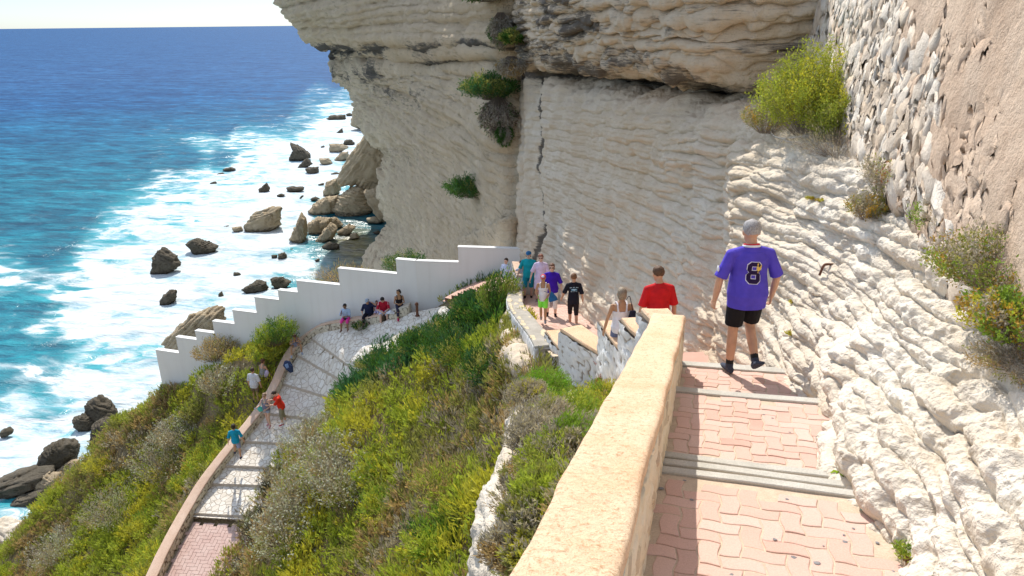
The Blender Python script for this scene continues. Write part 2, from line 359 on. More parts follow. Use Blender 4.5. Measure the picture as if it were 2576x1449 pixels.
stain_shade = stain_shade+sst(4.25, 4.7, TR)*(1-sst(5.4, 5.9, TR))*.35*(1-near)+.3*(1-near)*sst(-.1, .4, fbm(S1*np.array([.6, .6, 3]), 4, 85))  # more painted recess shade, then random dark streaks
stain_shade = stain_shade*(1-sst(6.0, 6.8, TS)*.9)
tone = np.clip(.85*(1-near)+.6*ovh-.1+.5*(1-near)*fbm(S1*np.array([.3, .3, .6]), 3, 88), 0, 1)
cliff = mk('near_cliff', S1d, gridfaces(*S1.shape[:2]), MR_near, attrs={'stain_shade': np.clip(stain_shade, 0, 1).ravel(), 'tone': tone.ravel()})
tag(cliff, kind='structure')
# ================================================================ FAR CLIFF
SIL = [(700,-150),(731,0),(755,45),(797,94),(839,108),(862,133),(855,150),(857,168),(875,191),(911,240),(930,324),(979,366),(985,415),(970,475),(989,557),(974,601),(933,653),(915,720)]
rowy = [s[1] for s in SIL]
#            -150  0   45   94  108  133  150  168  191  240  324  366  415  475  557  601  653  720
Dl = [104,106,108,110,111,112,124,117,116,118,124,130,136,142,150,148,142,136]
D2 = [70,72,73,75,78,79,89,82,82,84,86,88,90,92,96,98,100,98]
D3 = [50,51,50.5,50.5,53,53,60.5,56,56.5,57,57.5,58,58.5,59.5,61,62,63,63]
D4 = [36,37,37.5,37,38.5,38.2,44.5,41,41.5,42,42.5,43,43.5,44,44.5,45,45,45]
D5 = [30,30.5,31,30.5,31.5,31.5,34.6,33,33.2,33,33,33,33,33,33,33,33,33]
D6 = [29,29.5,30,30.2,30.5,31,33.5,32.5,32.6,32.6,32.6,32.4,32.4,32.3,32.3,32.2,32,32]
X2 = lambda x: x+(1040-x)*.32
cols = [[P(x+60, y, d*1.7) for (x, y), d in zip(SIL, Dl)], [P(x+6, y, d*1.14) for (x, y), d in zip(SIL, Dl)], [P(x, y, d) for (x, y), d in zip(SIL, Dl)]]
cols.append([P(x+(1050-x)*.4, y, d) for (x, y), d in zip(SIL, D2)])
cols.append([P(1060+(x-900)*.1, y, d) for (x, y), d in zip(SIL, D3)])
cols.append([P(1170, y, d) for (x, y), d in zip(SIL, D4)])
cols.append([P(1262, y, d) for (x, y), d in zip(SIL, D5)])
cols.append([P(1322, y, d+1.2) for (x, y), d in zip(SIL, D6)])
C2 = np.array(cols)
low = C2[:, -1:].copy(); low[..., 2] = np.minimum(low[..., 2]-4, SEA-3)
C2 = np.concatenate([C2, low], 1)
S2, ts2, tr2 = smooth2(C2, 2.6)
N2 = normals(S2)
if N2[len(ts2)//2, len(tr2)//3, 1] > 0: N2 = -N2
_, _, D2_ = proj(S2); sc2 = np.clip(D2_/60, .5, 2.2)
TR2 = tr2[None]+0*ts2[:, None]; TS2 = ts2[:, None]+0*tr2[None]
a1, _ = strata(S2, .55, 5, .16, .07, .4); a2, _ = strata(S2, 1.4, 6, .14, .06, .4); a3, _ = strata(S2, 2.9, 7, .15, .1, .6)
smoothz = 1-.75*sst(10.5, 12, TR2)*sst(.25, .6, fbm(S2*.05, 2, 15)+.5)
dd = (a1*.38+a2*.5*smoothz+a3*.5*smoothz+fbm(S2*.25, 4, 17)*.5+fbm(S2*1.6, 3, 18)*.1)*sc2
dd *= sst(0, 1.0, TS2)*.6+.4
S2d = S2+N2*dd[..., None]
st2 = .95*np.exp(-((TR2-5.6)/.5)**2)+.8*np.exp(-((TR2-4.3)/.55)**2)*(1-sst(3.6, 5.2, TS2))+.6*np.exp(-((TR2-3.3)/.35)**2)+.45*np.exp(-((TR2-7.5)/.8)**2)*(TS2 < 4.2)+.38*np.exp(-((TR2-8.7)/1.1)**2)*np.exp(-((TS2-4)/1.4)**2)+.3*np.exp(-((TR2-11.5)/1)**2)*np.exp(-((TS2-3.2)/1)**2)  # shadow under the ledges painted into the rock colour, mixed with dark stains
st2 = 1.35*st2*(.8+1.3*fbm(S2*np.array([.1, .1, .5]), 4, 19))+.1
tone2 = .3+.35*fbm(S2*np.array([.05, .05, .3]), 4, 23)+.25*(1-sst(5, 7, TR2))
fc_ = mk('far_cliff', S2d, gridfaces(*S2.shape[:2]), MR_far, attrs={'stain_shade': np.clip(st2, 0, 1).ravel(), 'tone': np.clip(tone2, 0, 1).ravel()})
tag(fc_, kind='structure')
# ================================================================ HILLSIDE (height field from surveyed points)
PATHL = [(1120,770,-11.2),(1055,783,-11.75),(1000,795,-12.15),(960,812,-12.5),(910,821,-12.9),(860,828,-13.1),(800,841,-13.6),(757,878,-14.35),(726,930,-15.05),(700,990,-15.7),(655,1060,-16.4),(600,1130,-17.0),(530,1222,-17.7),(482,1302,-18.2),(430,1400,-18.65),(398,1470,-18.95),(350,1560,-19.3)]
PL = np.array([Pz(*q) for q in PATHL])
def offs(L, w):
    T = np.gradient(L[:, :2], axis=0); T /= np.linalg.norm(T, axis=1, keepdims=True); N = np.stack([-T[:, 1], T[:, 0]], 1)
    o = L.copy(); o[:, :2] += N*w; return o
sgn = 1 if offs(PL, 1.0)[9, 0] > PL[9, 0] else -1
PRX = [(1160,800),(1110,820),(1070,840),(1035,862),(990,888),(955,910),(925,940),(900,968),(872,990),(842,1020),(795,1072),(750,1137),(690,1228),(645,1312),(605,1410),(575,1480),(530,1570)]
VEX = [(1160,770),(1100,790),(1045,810),(1005,826),(962,848),(928,872),(892,902),(852,935),(822,968),(792,1008),(757,1058),(717,1108),(652,1180),(605,1262),(560,1350),(505,1420),(450,1520)]
PW = 2.9
PR = np.array([Pz(x, y, q[2]) for (x, y), q in zip(PRX, PATHL)]); VE = np.array([Pz(x, y, q[2]) for (x, y), q in zip(VEX, PATHL)])
ctrl = []
for q in PL[::2]: ctrl.append((q[0], q[1], q[2]-.45))
for q in PR[::2]: ctrl.append((q[0], q[1], q[2]-.35))
HP = [(1290,1000,17),(1265,880,20.5),(1255,800,24.5),(1230,760,27),(1250,1100,16.3),(1220,1250,15),(1200,1449,13.5),(1100,1300,18),(1000,1449,17.5),(1100,1100,20.5),(1000,1250,21.5),(900,1449,19.8),(800,1300,23.5),(700,1449,22.8),(900,1100,25),
(1000,950,26),(1100,900,25),(1150,1000,21.8),(1180,800,28),(1100,835,28.3),(900,965,29),(800,1100,27.6),(650,1290,26.6),(580,1400,25.2),(1330,1500,11),(1100,1560,14),(800,1560,20),(1400,1300,10.5),
(700,850,34.3),(600,885,34.8),(500,935,36.3),(415,985,38.3),(640,930,33.8),(550,1000,34.6),(618,1050,32.8),(450,1050,37),(500,1150,34),(548,1190,31.3),(400,1200,36),(450,1300,31.3),(350,1400,31.8),(300,1449,31.8),(330,1030,41),(280,1090,42.5),(205,1160,43.5),(135,1260,43.3),(65,1340,43),(5,1410,43),(200,1300,38.5),(100,1449,38),(-100,1500,42),(-120,1560,40),(250,1560,30),(880,715,36),(830,722,37),(945,720,41),(1060,700,35.5),(1010,705,37)]
for q in HP: ctrl.append(tuple(P(*q)))
for q in [(330,1030,41),(280,1090,42.5),(205,1160,43.5),(135,1260,43.3),(65,1340,43),(5,1410,43),(-100,1500,42)]:
    p = P(*q); d = np.array([-.8, .6]); ctrl.append((p[0]+d[0]*2.5, p[1]+d[1]*2.5, p[2]-4.5)); ctrl.append((p[0]+d[0]*7, p[1]+d[1]*7, p[2]-14)); ctrl.append((p[0]+d[0]*14, p[1]+d[1]*14, -50)); ctrl.append((p[0]+d[0]*26, p[1]+d[1]*26, -54))
for (x, y, z) in [(-20,40,-27),(-17,46,-50),(-12,40,-20),(-10,48,-46),(-6,38.5,-17),(-4,44,-32),(-2,52,-50),(0,34,-12.5),(-3,35,-13.5),(-25,36,-24),(-30,42,-50),(-14,34.5,-18.5),(-10,33,-15.5),(3,30,-10),(4,40,-20),(-15,60,-54),(-2,62,-54),(3,55,-52),(3,20,-9.2),(3,14,-7.6),(3,10,-6)]:
    ctrl.append((x, y, z))
ctrl = np.array(ctrl)
def rbf_fit(c):
    n = len(c); d = np.linalg.norm(c[:, None, :2]-c[None, :, :2], axis=2)
    A = np.zeros((n+3, n+3)); A[:n, :n] = d-np.eye(n)*.25; A[:n, n] = 1; A[:n, n+1:] = c[:, :2]; A[n, :n] = 1; A[n+1:, :n] = c[:, :2].T
    b = np.zeros(n+3); b[:n] = c[:, 2]; return np.linalg.solve(A, b)
W_ = rbf_fit(ctrl)
def hz(X, Y):
    X = np.asarray(X, float); sh = X.shape; x = X.ravel(); y = np.asarray(Y, float).ravel(); r = W_[len(ctrl)]+W_[len(ctrl)+1]*x+W_[len(ctrl)+2]*y
    for k in range(len(ctrl)): r = r+W_[k]*np.hypot(x-ctrl[k, 0], y-ctrl[k, 1])
    return r.reshape(sh)
gx = np.arange(-62, 4.2, .3); gy = np.arange(5, 64, .3); GX, GY = np.meshgrid(gx, gy, indexing='ij')
GZ = hz(GX, GY)
CENP = [(2.2,14.5,-7.0),(1.85,16.5,-7.5),(1.62,18.6,-7.9),(1.3,20.5,-8.3),(.75,23,-8.85),(.25,25,-9.25),(-.5,26.8,-9.7),(-1.6,27.9,-10.25),(-3,28.3,-11.1),(-4.,28.1,-11.65)]
def conform(GX, GY, GZ):
    pts = []
    a = catmull(PL, np.linspace(0, len(PL)-1-1e-9, 160), 0); b_ = catmull(PR, np.linspace(0, len(PR)-1-1e-9, 160), 0)
    for f in np.linspace(0, 1, 9): q = a*(1-f)+b_*f; pts.append(np.c_[q, np.full(len(q), .16+.10*(f < .1))])
    c = catmull(np.array(CENP), np.linspace(0, len(CENP)-1-1e-9, 120), 0)
    for ox, oy in ((0, 0), (.5, 0), (-.5, 0), (0, .7), (0, -.7)): q = c+[ox, oy, 0]; pts.append(np.c_[q, np.full(len(q), .35)])
    pts = np.concatenate(pts); sh = GX.shape; out = GZ.ravel().copy(); x = GX.ravel(); y = GY.ravel()
    sel = np.where((x > -22) & (x < 5) & (y > 10) & (y < 36))[0]
    for k in range(0, len(sel), 400):
        i = sel[k:k+400]; d = np.hypot(x[i][:, None]-pts[None, :, 0], y[i][:, None]-pts[None, :, 1]); j = d.argmin(1); dm = d[np.arange(len(i)), j]
        tz = pts[j, 2]-pts[j, 3]; w_ = 1-sst(.35, 1.9, dm); out[i] = out[i]*(1-w_)+tz*w_
    return out.reshape(sh)
pp = np.stack([GX, GY, GZ], -1); GZ = np.maximum(conform(GX, GY, GZ+fbm(pp*.5, 4, 77)*.22), -56)
MS = NT('dry_earth'); v_ = MS.co(); e1_ = MS.noise(v_, .8, 6, .65); e2_ = MS.noise(v_, 9, 5, .7)
MS.fin(MS.mix(MS.rng(e2_, .35, .65), MS.ramp(e1_, [(.3, (.26, .19, .1)), (.5, (.34, .26, .15)), (.7, (.24, .21, .09))]), (.2, .15, .08)), MS.bump(e2_, 1, .12), .95)
hill = mk('hillside', np.stack([GX, GY, GZ], -1), gridfaces(len(gx), len(gy)), MS.m); tag(hill, kind='structure')
# ================================================================ near rock ledge outside the foreground parapet
LG = [[(1300,1750,3.2),(1180,1750,5),(1130,1700,6.2),(1100,1750,8)],
 [(1430,1449,4.0),(1330,1449,4.9),(1225,1452,6.2),(1190,1620,9)],
 [(1480,1250,4.7),(1370,1270,5.9),(1238,1262,7.6),(1205,1450,10.5)],
 [(1540,1120,5.8),(1400,1120,7.6),(1290,1112,9.4),(1262,1260,13)],
 [(1600,1050,7.6),(1470,1065,9.8),(1318,1030,11.8),(1290,1120,15)],
 [(1640,1000,9.6),(1520,1015,12.2),(1395,1010,14.2),(1340,1040,17)],
 [(1660,965,11.8),(1560,985,13.6),(1440,995,15),(1370,1030,17.5)]]
C3 = np.array([g3(s) for s in LG]); S3, ts3, tr3 = smooth2(C3, 4.5); N3 = normals(S3)
if N3[len(ts3)//2, len(tr3)//2, 2] < 0: N3 = -N3
q1, _ = strata(S3, .17, 33, .5, .4, .5); TR3 = tr3[None]+0*ts3[:, None]
edge = sst(1.5, 1.9, TR3)
S3d = S3+N3*((q1*.12+fbm(S3*3, 3, 34)*.07)*edge+fbm(S3*1.2, 4, 35)*.12)[..., None]
led = mk('rock_ledge', S3d, gridfaces(*S3.shape[:2]), MR_near, attrs={'stain_shade': np.clip(.1+0*TR3, 0, 1).ravel(), 'tone': (1-edge*.75).ravel()})
tag(led, kind='structure')
# rock under the lower stretch of the upper path
UR = [[(1420,950,16.2),(1385,1020,16.4),(1350,1100,17)], [(1360,925,18.0),(1330,950,17.4),(1325,1040,18)], [(1325,880,20),(1290,895,18.8),(1300,980,19.5)], [(1296,800,22.5),(1275,850,21.8),(1285,930,22.5)], [(1292,745,25.5),(1280,775,25.6),(1280,850,26)]]
C4 = np.array([g3(s) for s in UR]); S4, ts4, tr4 = smooth2(C4, 4); N4 = normals(S4)
if N4[2, 2, 0] > 0: N4 = -N4
q4, _ = strata(S4, .3, 43, .5, .4, .5); S4d = S4+N4*(q4*.3+fbm(S4*1.5, 3, 44)*.2)[..., None]
ur = mk('rock_outcrop', S4d, gridfaces(*S4.shape[:2]), MR_near, attrs={'stain_shade': np.full(S4.shape[0]*S4.shape[1], .15), 'tone': np.full(S4.shape[0]*S4.shape[1], .7)})
tag(ur, kind='structure')
# ================================================================ PATHS AND WALLS
def pavm():
    M = NT('clay_pavers'); v = M.co(); r = M.attr('rnd').outputs['Fac']
    a = M.noise(v, 3, 4); b = M.noise(v, 120, 3, .7); c = M.noise(v, .9, 3)
    col = M.ramp(r, [(0, (.62, .39, .31)), (.4, (.68, .45, .37)), (.75, (.71, .5, .42)), (1, (.57, .34, .27))])
    col = M.mix(M.rng(a, .4, .75, 0, .5), col, (.66, .47, .38)); col = M.mix(M.rng(b, .35, .6, .35, 0), col, (.4, .24, .18)); col = M.mix(M.rng(c, .5, .75, 0, .35), col, (.62, .52, .44))
    return M.fin(col, M.bump(b, .45, .004), .85)
MPV = pavm()
def plain(name, c1, c2, sc=6, bs=.4, bd=.01, rough=.9, fs=90):
    M = NT(name); v = M.co(); a = M.noise(v, sc, 5, .6); b = M.noise(v, fs, 4, .7)
    return M.fin(M.mix(M.rng(b, .4, .6, 0, .35), M.mix(M.rng(a, .35, .65), c1, c2), tuple(x*.6 for x in c1)), M.bump(b, bs, bd, M.bump(a, bs*.6, bd*3)), rough)
MSAND = plain('sandy_mortar', (.56, .44, .32), (.66, .53, .39), 9)
MCON = plain('step_concrete', (.5, .475, .41), (.62, .59, .52), 5, .6, .006)
MCON2 = plain('grey_mortar', (.36, .33, .28), (.5, .46, .4), 3, .6, .01)
def capm(name, c1, c2, c3, bd=.012, k=1.0):
    M = NT(name); v = M.co(); a = M.noise(v, 2.5*k, 5, .6); b = M.noise(v, 120*k, 4, .75); lay = M.n('ShaderNodeMapping'); lay.inputs['Scale'].default_value = (1.7, 1.7, 1.7); M.l(v, lay.inputs[0])
    c = M.noise(lay.outputs[0], 17*k, 5, .75, .5)
    col = M.mix(M.rng(a, .35, .65), c1, c2); col = M.mix(M.rng(c, .53, .66, 0, .7), col, c3); col = M.mix(M.rng(b, .52, .66, 0, .7), col, c3)
    return M.fin(col, M.bump(c, .8, bd*1.6, M.bump(b, .8, bd*.6)), .92)
MCAP = capm('ochre_render_cap', (.82, .55, .34), (.88, .66, .45), (.45, .24, .11))
MCAP2 = capm('pinkish_cap', (.62, .43, .31), (.7, .52, .4), (.4, .27, .19), .008, .7)
def stonem(name, s1, s2, s3, joint, bump=.02, jw=1.0):
    M = NT(name); v = M.co(); j = M.attr('joint').outputs['Fac']; r = M.attr('rnd').outputs['Fac']
    a = M.noise(v, 5, 4, .6); b = M.noise(v, 45, 4, .7)
    st = M.ramp(r, [(0, s1), (.45, s2), (.85, s1), (1, s3)]); st = M.mix(M.rng(a, .4, .7, 0, .5), st, tuple(x*.8 for x in s2))
    col = M.mix(M.rng(M.math('ADD', j, M.math('MULTIPLY', M.math('SUBTRACT', b, .5), .12)), .03*jw, .13*jw, 0, 1, True), joint, st)
    col = M.mix(M.rng(b, .55, .8, 0, .3), col, tuple(x*.7 for x in s2))
    return M.fin(col, M.bump(b, .7, bump), .92)
MST_w = stonem('whitewashed_rubble', (.88, .87, .85), (.8, .78, .74), (.6, .52, .42), (.38, .31, .24), .03, 1.5)
MST_c = stonem('cream_rubble', (.72, .62, .44), (.8, .73, .58), (.4, .3, .22), (.34, .27, .19))
MST_p = stonem('paving_rubble_side', (.6, .54, .43), (.74, .67, .54), (.45, .38, .3), (.17, .13, .09), .03, 1.8)
# ---- upper path frame
A0 = G(1626, 1449); A1 = G(1708, 1003); dvec = (A1-A0)[:2]; dvec /= np.linalg.norm(dvec); nvec = np.array([dvec[1], -dvec[0]])
STEPS = [(1.30, .035), (1.48, .035), (1.66, .035), (3.12, .19), (4.42, .15)]
def upz(X, Y, t):
    z = -(1.96+.24*np.asarray(Y))+.104*np.asarray(t)
    for a, d_ in STEPS: z = z-d_*(np.asarray(t) > a)
    return z
def U(s, t, dz=0):
    t0_ = t-.11*s; X = A0[0]+dvec[0]*t0_+nvec[0]*s; Y = A0[1]+dvec[1]*t0_+nvec[1]*s
    return np.array([X, Y, upz(X, Y, t)+dz])
TEND = 4.86
def paver_mesh(fmap, s0, s1, t0, t1, keep=None, W=.112, name='pavers', seed=3, off=(0, 0)):
    V = []; Fc = []; rn = []; rg = random.Random(seed); a = .008
    def wp(x, y): return x+a*math.sin(math.pi*y/W), y+a*math.sin(math.pi*x/W)
    ni = int((s1-s0)/W)+3; nj = int((t1-t0)/W)+3
    for i in range(-2, ni):
        for j in range(-2, nj):
            c = (i-j) % 4
            if c == 0: w_, h_ = 2, 1
            elif c == 3: w_, h_ = 1, 2
            else: continue
            x0 = s0+i*W; y0 = t0+j*W; x1 = x0+w_*W; y1 = y0+h_*W; cx_, cy_ = (x0+x1)/2, (y0+y1)/2
            if cx_ < s0 or cx_ > s1 or cy_ < t0+.03 or cy_ > t1-.03: continue
            if keep and not keep(cx_, cy_): continue
            tilt = rg.uniform(-.003, .003); b = len(V); rings = []
            for (g, dz) in ((.004, -.012), (.005, -.0025), (.009, 0)):
                pts = []
                nx = 8 if w_ == 2 else 4; ny = 8 if h_ == 2 else 4
                X0, X1, Y0, Y1 = x0+g, x1-g, y0+g, y1-g
                for k in range(nx): pts.append((X0+(X1-X0)*k/nx, Y0))
                for k in range(ny): pts.append((X1, Y0+(Y1-Y0)*k/ny))
                for k in range(nx): pts.append((X1-(X1-X0)*k/nx, Y1))
                for k in range(ny): pts.append((X0, Y1-(Y1-Y0)*k/ny))
                n_ = len(pts)
                for (x, y) in pts:
                    xx, yy = wp(x, y); yy = min(max(yy, t0), t1); q = fmap(xx, yy); V.append((q[0], q[1], q[2]+dz+tilt))
            r = rg.random(); rn += [r]*(3*n_)
            for q in range(2):
                for k in range(n_): Fc.append((b+q*n_+k, b+q*n_+(k+1) % n_, b+(q+1)*n_+(k+1) % n_, b+(q+1)*n_+k))
            Fc.append(tuple(b+2*n_+k for k in range(n_)))
    return V, Fc, rn
def join(parts):
    V = []; Fc = []; A = []
    for v, f, a in parts:
        b = len(V); V += list(v); Fc += [tuple(b+i for i in q) for q in f]; A += list(a)
    return V, Fc, A
RB = [G(2480, 1700), G(2290, 1449), G(2128, 1225), G(2062, 1035), G(1962, 937)]
def tofr(p): q = np.array(p[:2])-A0[:2]; return q@nvec, q@dvec+.11*(q@nvec)
RBs = sorted([tofr(p)[::-1] for p in RB])
def rights(t): return float(np.interp(t, [q[0] for q in RBs], [q[1] for q in RBs]))
segs = [(-3.2, 1.16), (1.69, 3.04), (3.19, 4.36), (4.5, 4.74)]
ps = [paver_mesh(lambda x, y: U(x, y, .0045), .02, 2.0, a, b, keep=lambda x, y: x < rights(y)-.03, seed=5+k) for k, (a, b) in enumerate(segs)]
V, Fc, A = join(ps)
tag(mk('path_pavers', V, Fc, MPV, smooth=False, attrs={'rnd': A}), kind='structure')
ts = []
for a, b in [(-3.4, 1.299), (1.3001, 1.479), (1.4801, 1.659), (1.6601, 3.119), (3.1201, 4.419), (4.4201, TEND)]: ts += list(np.linspace(a, b, max(2, int((b-a)/.1))))
ss = np.linspace(-.4, 2.3, 20); B = np.array([[U(s, t) for s in ss] for t in ts]); B[..., 2] += fbm(B*4, 3, 5)*.004-.001
tag(mk('path', B, gridfaces(len(ts), len(ss), True), MSAND, smooth=False), kind='structure')
V = []; Fc = []
def slab(V, Fc, t0, t1, s0, s1, top, thick=.14, ns=14):
    for (g, z) in ((.008, 0), (0, -.008), (0, -thick)):
        pass
    prof = [(t0, -.03), (t0, -.006), (t0+.006, 0), (t1-.01, 0), (t1, -.01), (t1, -thick)]
    b = len(V); m = len(prof)
    for i in range(ns+1):
        s = s0+(s1-s0)*i/ns
        for (t, z) in prof:
            q = U(s, (t0+t1)/2); q2 = U(s, t); V.append((q2[0], q2[1], U(s, t0+.001)[2]+top+z+.003*math.sin(s*5+t0*9)))
    for i in range(ns):
        for k in range(m-1): Fc.append((b+i*m+k, b+(i+1)*m+k, b+(i+1)*m+k+1, b+i*m+k+1))
for (t0, t1, s1) in [(1.235, 1.31, 1.33), (1.415, 1.49, 1.30), (1.595, 1.67, 1.27), (3.03, 3.125, 1.5), (4.32, 4.425, 1.5), (4.72, 4.87, 1.8)]:
    slab(V, Fc, t0, t1, -.05, s1, .021)
tag(mk('path_steps', V, Fc, MCON, smooth=False), kind='structure')
# ---- gum spots and a turquoise blob
def disc(p, r, mat, name, label, cat, group=None, sy=.7, h=.0015, dz=.0065):
    t, fr = tofr(p)[::-1]; n = 14; rg = random.Random(int(abs(p[0]*999))); V = []; s_, t_ = fr, t
    for k in range(n):
        a = 2*math.pi*k/n; rr = r*rg.uniform(.8, 1.15); V.append(U(s_+math.cos(a)*rr, t_+math.sin(a)*rr*sy*1.3, dz))
    for k in range(n): V.append((V[k]+U(s_, t_, dz))/2+np.array([0, 0, h]))
    Fc = [(k, (k+1) % n, n+(k+1) % n, n+k) for k in range(n)]+[tuple(range(n, 2*n))]
    tag(mk(name, V, Fc, mat), label, cat, group)
MG = plain('flattened_gum', (.2, .19, .19), (.3, .29, .29), 30, .2, .001); MTQ = plain('turquoise_blob', (.03, .5, .45), (.05, .6, .55), 30, .2, .001)
f6 = lambda x, y: G(1543+.3287*x, 972.7+.3287*y)
for (x, y, r) in [(1235,1180,.013),(1560,1340,.017),(1380,1300,.016),(910,1400,.017),(2015,1222,.011),(1760,1165,.008),(1605,1232,.006),(1830,1125,.008),(1945,992,.012),(595,910,.013),(540,785,.012),(1320,925,.012),(360,830,.018),(1340,425,.011),(1205,335,.01),(685,560,.011),(1140,312,.01),(1435,152,.014),(2145,1410,.008),(1770,1210,.014)]:
    disc(f6(x, y), r, MG, 'gum_spot', 'small flattened dark grey gum spot on the pink pavers', 'gum spot', 'old gum spots on the pink pavers')
disc(f6(1897, 1007), .014, MTQ, 'gum_blob', 'small turquoise blob stuck on the pink pavers near the rock', 'gum spot')
# ---- generic wall run -------------------------------------------------
def resample(L, ds):
    L = np.array(L, float); d = np.r_[0, np.cumsum(np.linalg.norm(np.diff(L, axis=0), axis=1))]; n = max(3, int(d[-1]/ds)); q = np.linspace(0, d[-1], n)
    return np.stack([np.interp(q, d, L[:, k]) for k in range(L.shape[1])], 1), q
def smoothline(L, k=6):
    L = np.array(L, float); return catmull(L, np.linspace(0, len(L)-1-1e-9, (len(L)-1)*k+1), 0)
def wallrun(t, L, height, thick, side, capth, ds, stone, amp, mstone, mcap, over=.02, down=.3, seed=1, rough=.006, capname='cap', rowf=1.25, warp=.004):
    L, q = resample(L, ds); T = np.gradient(L[:, :2], axis=0); T /= np.linalg.norm(T, axis=1, keepdims=True); N = np.stack([T[:, 1], -T[:, 0]], 1)*side  # towards outer
    hh = height-capth if not callable(height) else None
    nh = max(3, int((hh+down)/ds)); nt_ = max(2, int(thick/ds/2)); rows = []
    for k in range(nh+1): rows.append((0, -down+(hh+down)*k/nh))
    for k in range(1, nt_): rows.append((thick*k/nt_, hh))
    for k in range(nh+1): rows.append((thick, hh-(hh+down+.8)*k/nh))
    per = np.cumsum([0]+[math.hypot(rows[k+1][0]-rows[k][0], rows[k+1][1]-rows[k][1]) for k in range(len(rows)-1)])
    P_ = np.zeros((len(L), len(rows), 3))
    for k, (o, z) in enumerate(rows): P_[:, k, :2] = L[:, :2]+N*o; P_[:, k, 2] = L[:, 2]+z
    uu, vv = np.meshgrid(q/stone, per/stone*rowf, indexing='ij'); wv = fbm(P_*3, 2, seed)*.35
    f1, f2, idr = voro(uu+wv, vv+wv, seed); e = f2-f1
    dsp = (sst(.02, .28, e)*.75+idr*.35)*amp+fbm(P_*12, 3, seed+3)*amp*.15
    side_in = np.zeros(len(rows)); side_in[:nh+1] = -1; side_in[-(nh+1):] = 1
    D3 = np.zeros_like(P_); D3[..., :2] = N[:, None, :]*side_in[None, :, None]*dsp[..., None]
    n0 = len(L); m0 = len(rows); pp_ = (P_+D3); F_ = [tuple(r) for r in gridfaces(n0, m0)]
    F_.append(tuple(range(m0))); F_.append(tuple((n0-1)*m0+k for k in range(m0)))
    mk('masonry', pp_, F_, mstone, t, attrs={'joint': e.ravel(), 'rnd': idr.ravel()})
    # cap
    b = min(capth*.4, .025); w0, w1 = -over, thick+over; z0, z1 = hh, hh+capth
    prof = [(w0, z0), (w0, z1-b), (w0+b*.3, z1-b*.3), (w0+b, z1)]; nn = max(3, int(thick/ds/1.5))
    prof += [(w0+b+(w1-w0-2*b)*k/nn, z1) for k in range(1, nn+1)]; prof += [(w1-b*.3, z1-b*.3), (w1, z1-b), (w1, z0)]
    Cc = np.zeros((n0, len(prof)+1, 3))
    for k, (o, z) in enumerate(prof+[prof[0]]): Cc[:, k, :2] = L[:, :2]+N*o; Cc[:, k, 2] = L[:, 2]+z
    dn = fbm(Cc*6, 4, seed+8); Cc[..., 2] += dn*rough; Cc[..., :2] += N[:, None, :]*(fbm(Cc*2.2, 4, seed+12)*warp*3)[..., None]
    m1 = len(prof)+1; Fq = [tuple(r) for r in gridfaces(n0, m1)]; Fq.append(tuple(range(m1-1))); Fq.append(tuple((n0-1)*m1+k for k in range(m1-1)))
    mk(capname, Cc, Fq, mcap, t)
    return L, N
# foreground parapet
T1 = empty('stone_parapet', U(0, 0), 0, 'near rubble parapet with a broad ochre rendered top beside the pink path', 'parapet wall')
PH = .7
LL = []
for t in np.linspace(-3.3, 4.25, 40):
    off = -.045; p = U(0, t); z = -(1.9+.24*p[1]); LL.append((p[0]-nvec[0]*.0+nvec[0]*off, p[1]+nvec[1]*off, z))
T1.location = (0, 0, 0)
wallrun(T1, LL, PH, .285, -1, .075, .022, .15, .03, MST_c, MCAP, .025, .35, 4, .007, warp=.006)
# stepped blocks of the stair parapet
def block(t, quad, z, zb, ds, stone, amp, mst, mcap, capth=.07, seed=1, over=.02):
    """quad: outer-far, inner-far, inner-near, outer-near pixels at height z"""
    q = np.array([Pz(x, y, z)[:2] for x, y in quad]); c = q.mean(0)
    ring = [q[0], q[1], q[2], q[3]]; L = []
    for k in range(4):
        a, b = ring[k], ring[(k+1) % 4]; n = max(2, int(np.linalg.norm(b-a)/ds)); L += [a+(b-a)*i/n for i in range(n)]
    L.append(L[0]); L = np.array(L); d = np.r_[0, np.cumsum(np.linalg.norm(np.diff(L, axis=0), axis=1))]
    nh = max(3, int((z-capth-zb)/ds)); H = np.linspace(z-capth, zb, nh); Pb = np.zeros((len(L), nh, 3)); Pb[..., :2] = L[:, None]; Pb[..., 2] = H[None]
    uu, vv = np.meshgrid(d/stone, (z-H)/stone*1.2, indexing='ij'); wv = fbm(Pb*2.5, 2, seed)*.35; f1, f2, idr = voro(uu+wv, vv+wv, seed); e = f2-f1
    dsp = (sst(.02, .3, e)*.7+idr*.4)*amp; o = L-c; o /= np.linalg.norm(o, axis=1, keepdims=True); o[-1] = o[0]
    Pb[..., :2] += o[:, None]*dsp[..., None]; Pb[-1] = Pb[0]
    mk('masonry', Pb, gridfaces(len(L), nh, True), mst, t, attrs={'joint': e.ravel(), 'rnd': idr.ravel()})
    n = len(L)-1; Vc = []; rg = random.Random(seed)
    for (ov, zz) in ((over+.0, z-capth), (over, z-.02), (over-.02, z)):
        for k in range(n): p = L[k]+o[k]*ov; Vc.append((p[0], p[1], zz+.008*vn(np.array([p[0]*5, p[1]*5, 0]), seed)))
    Fq = []
    for r_ in range(2):
        for k in range(n): Fq.append((r_*n+k, r_*n+(k+1) % n, (r_+1)*n+(k+1) % n, (r_+1)*n+k))
    Fq.append(tuple(2*n+k for k in range(n))); Fq.append(tuple(n-1-k for k in range(n)))
    mk('cap', Vc, Fq, mcap, t, smooth=False)
T2 = empty('stair_parapet', (0, 0, 0), 0, 'whitewashed rubble parapet stepping down in ochre capped blocks beside the stairs', 'parapet wall')
block(T2, [(1616,776),(1680,776),(1700,800),(1640,800)], -2.98, -5.8, .05, .2, .08, MST_w, MCAP, seed=2)
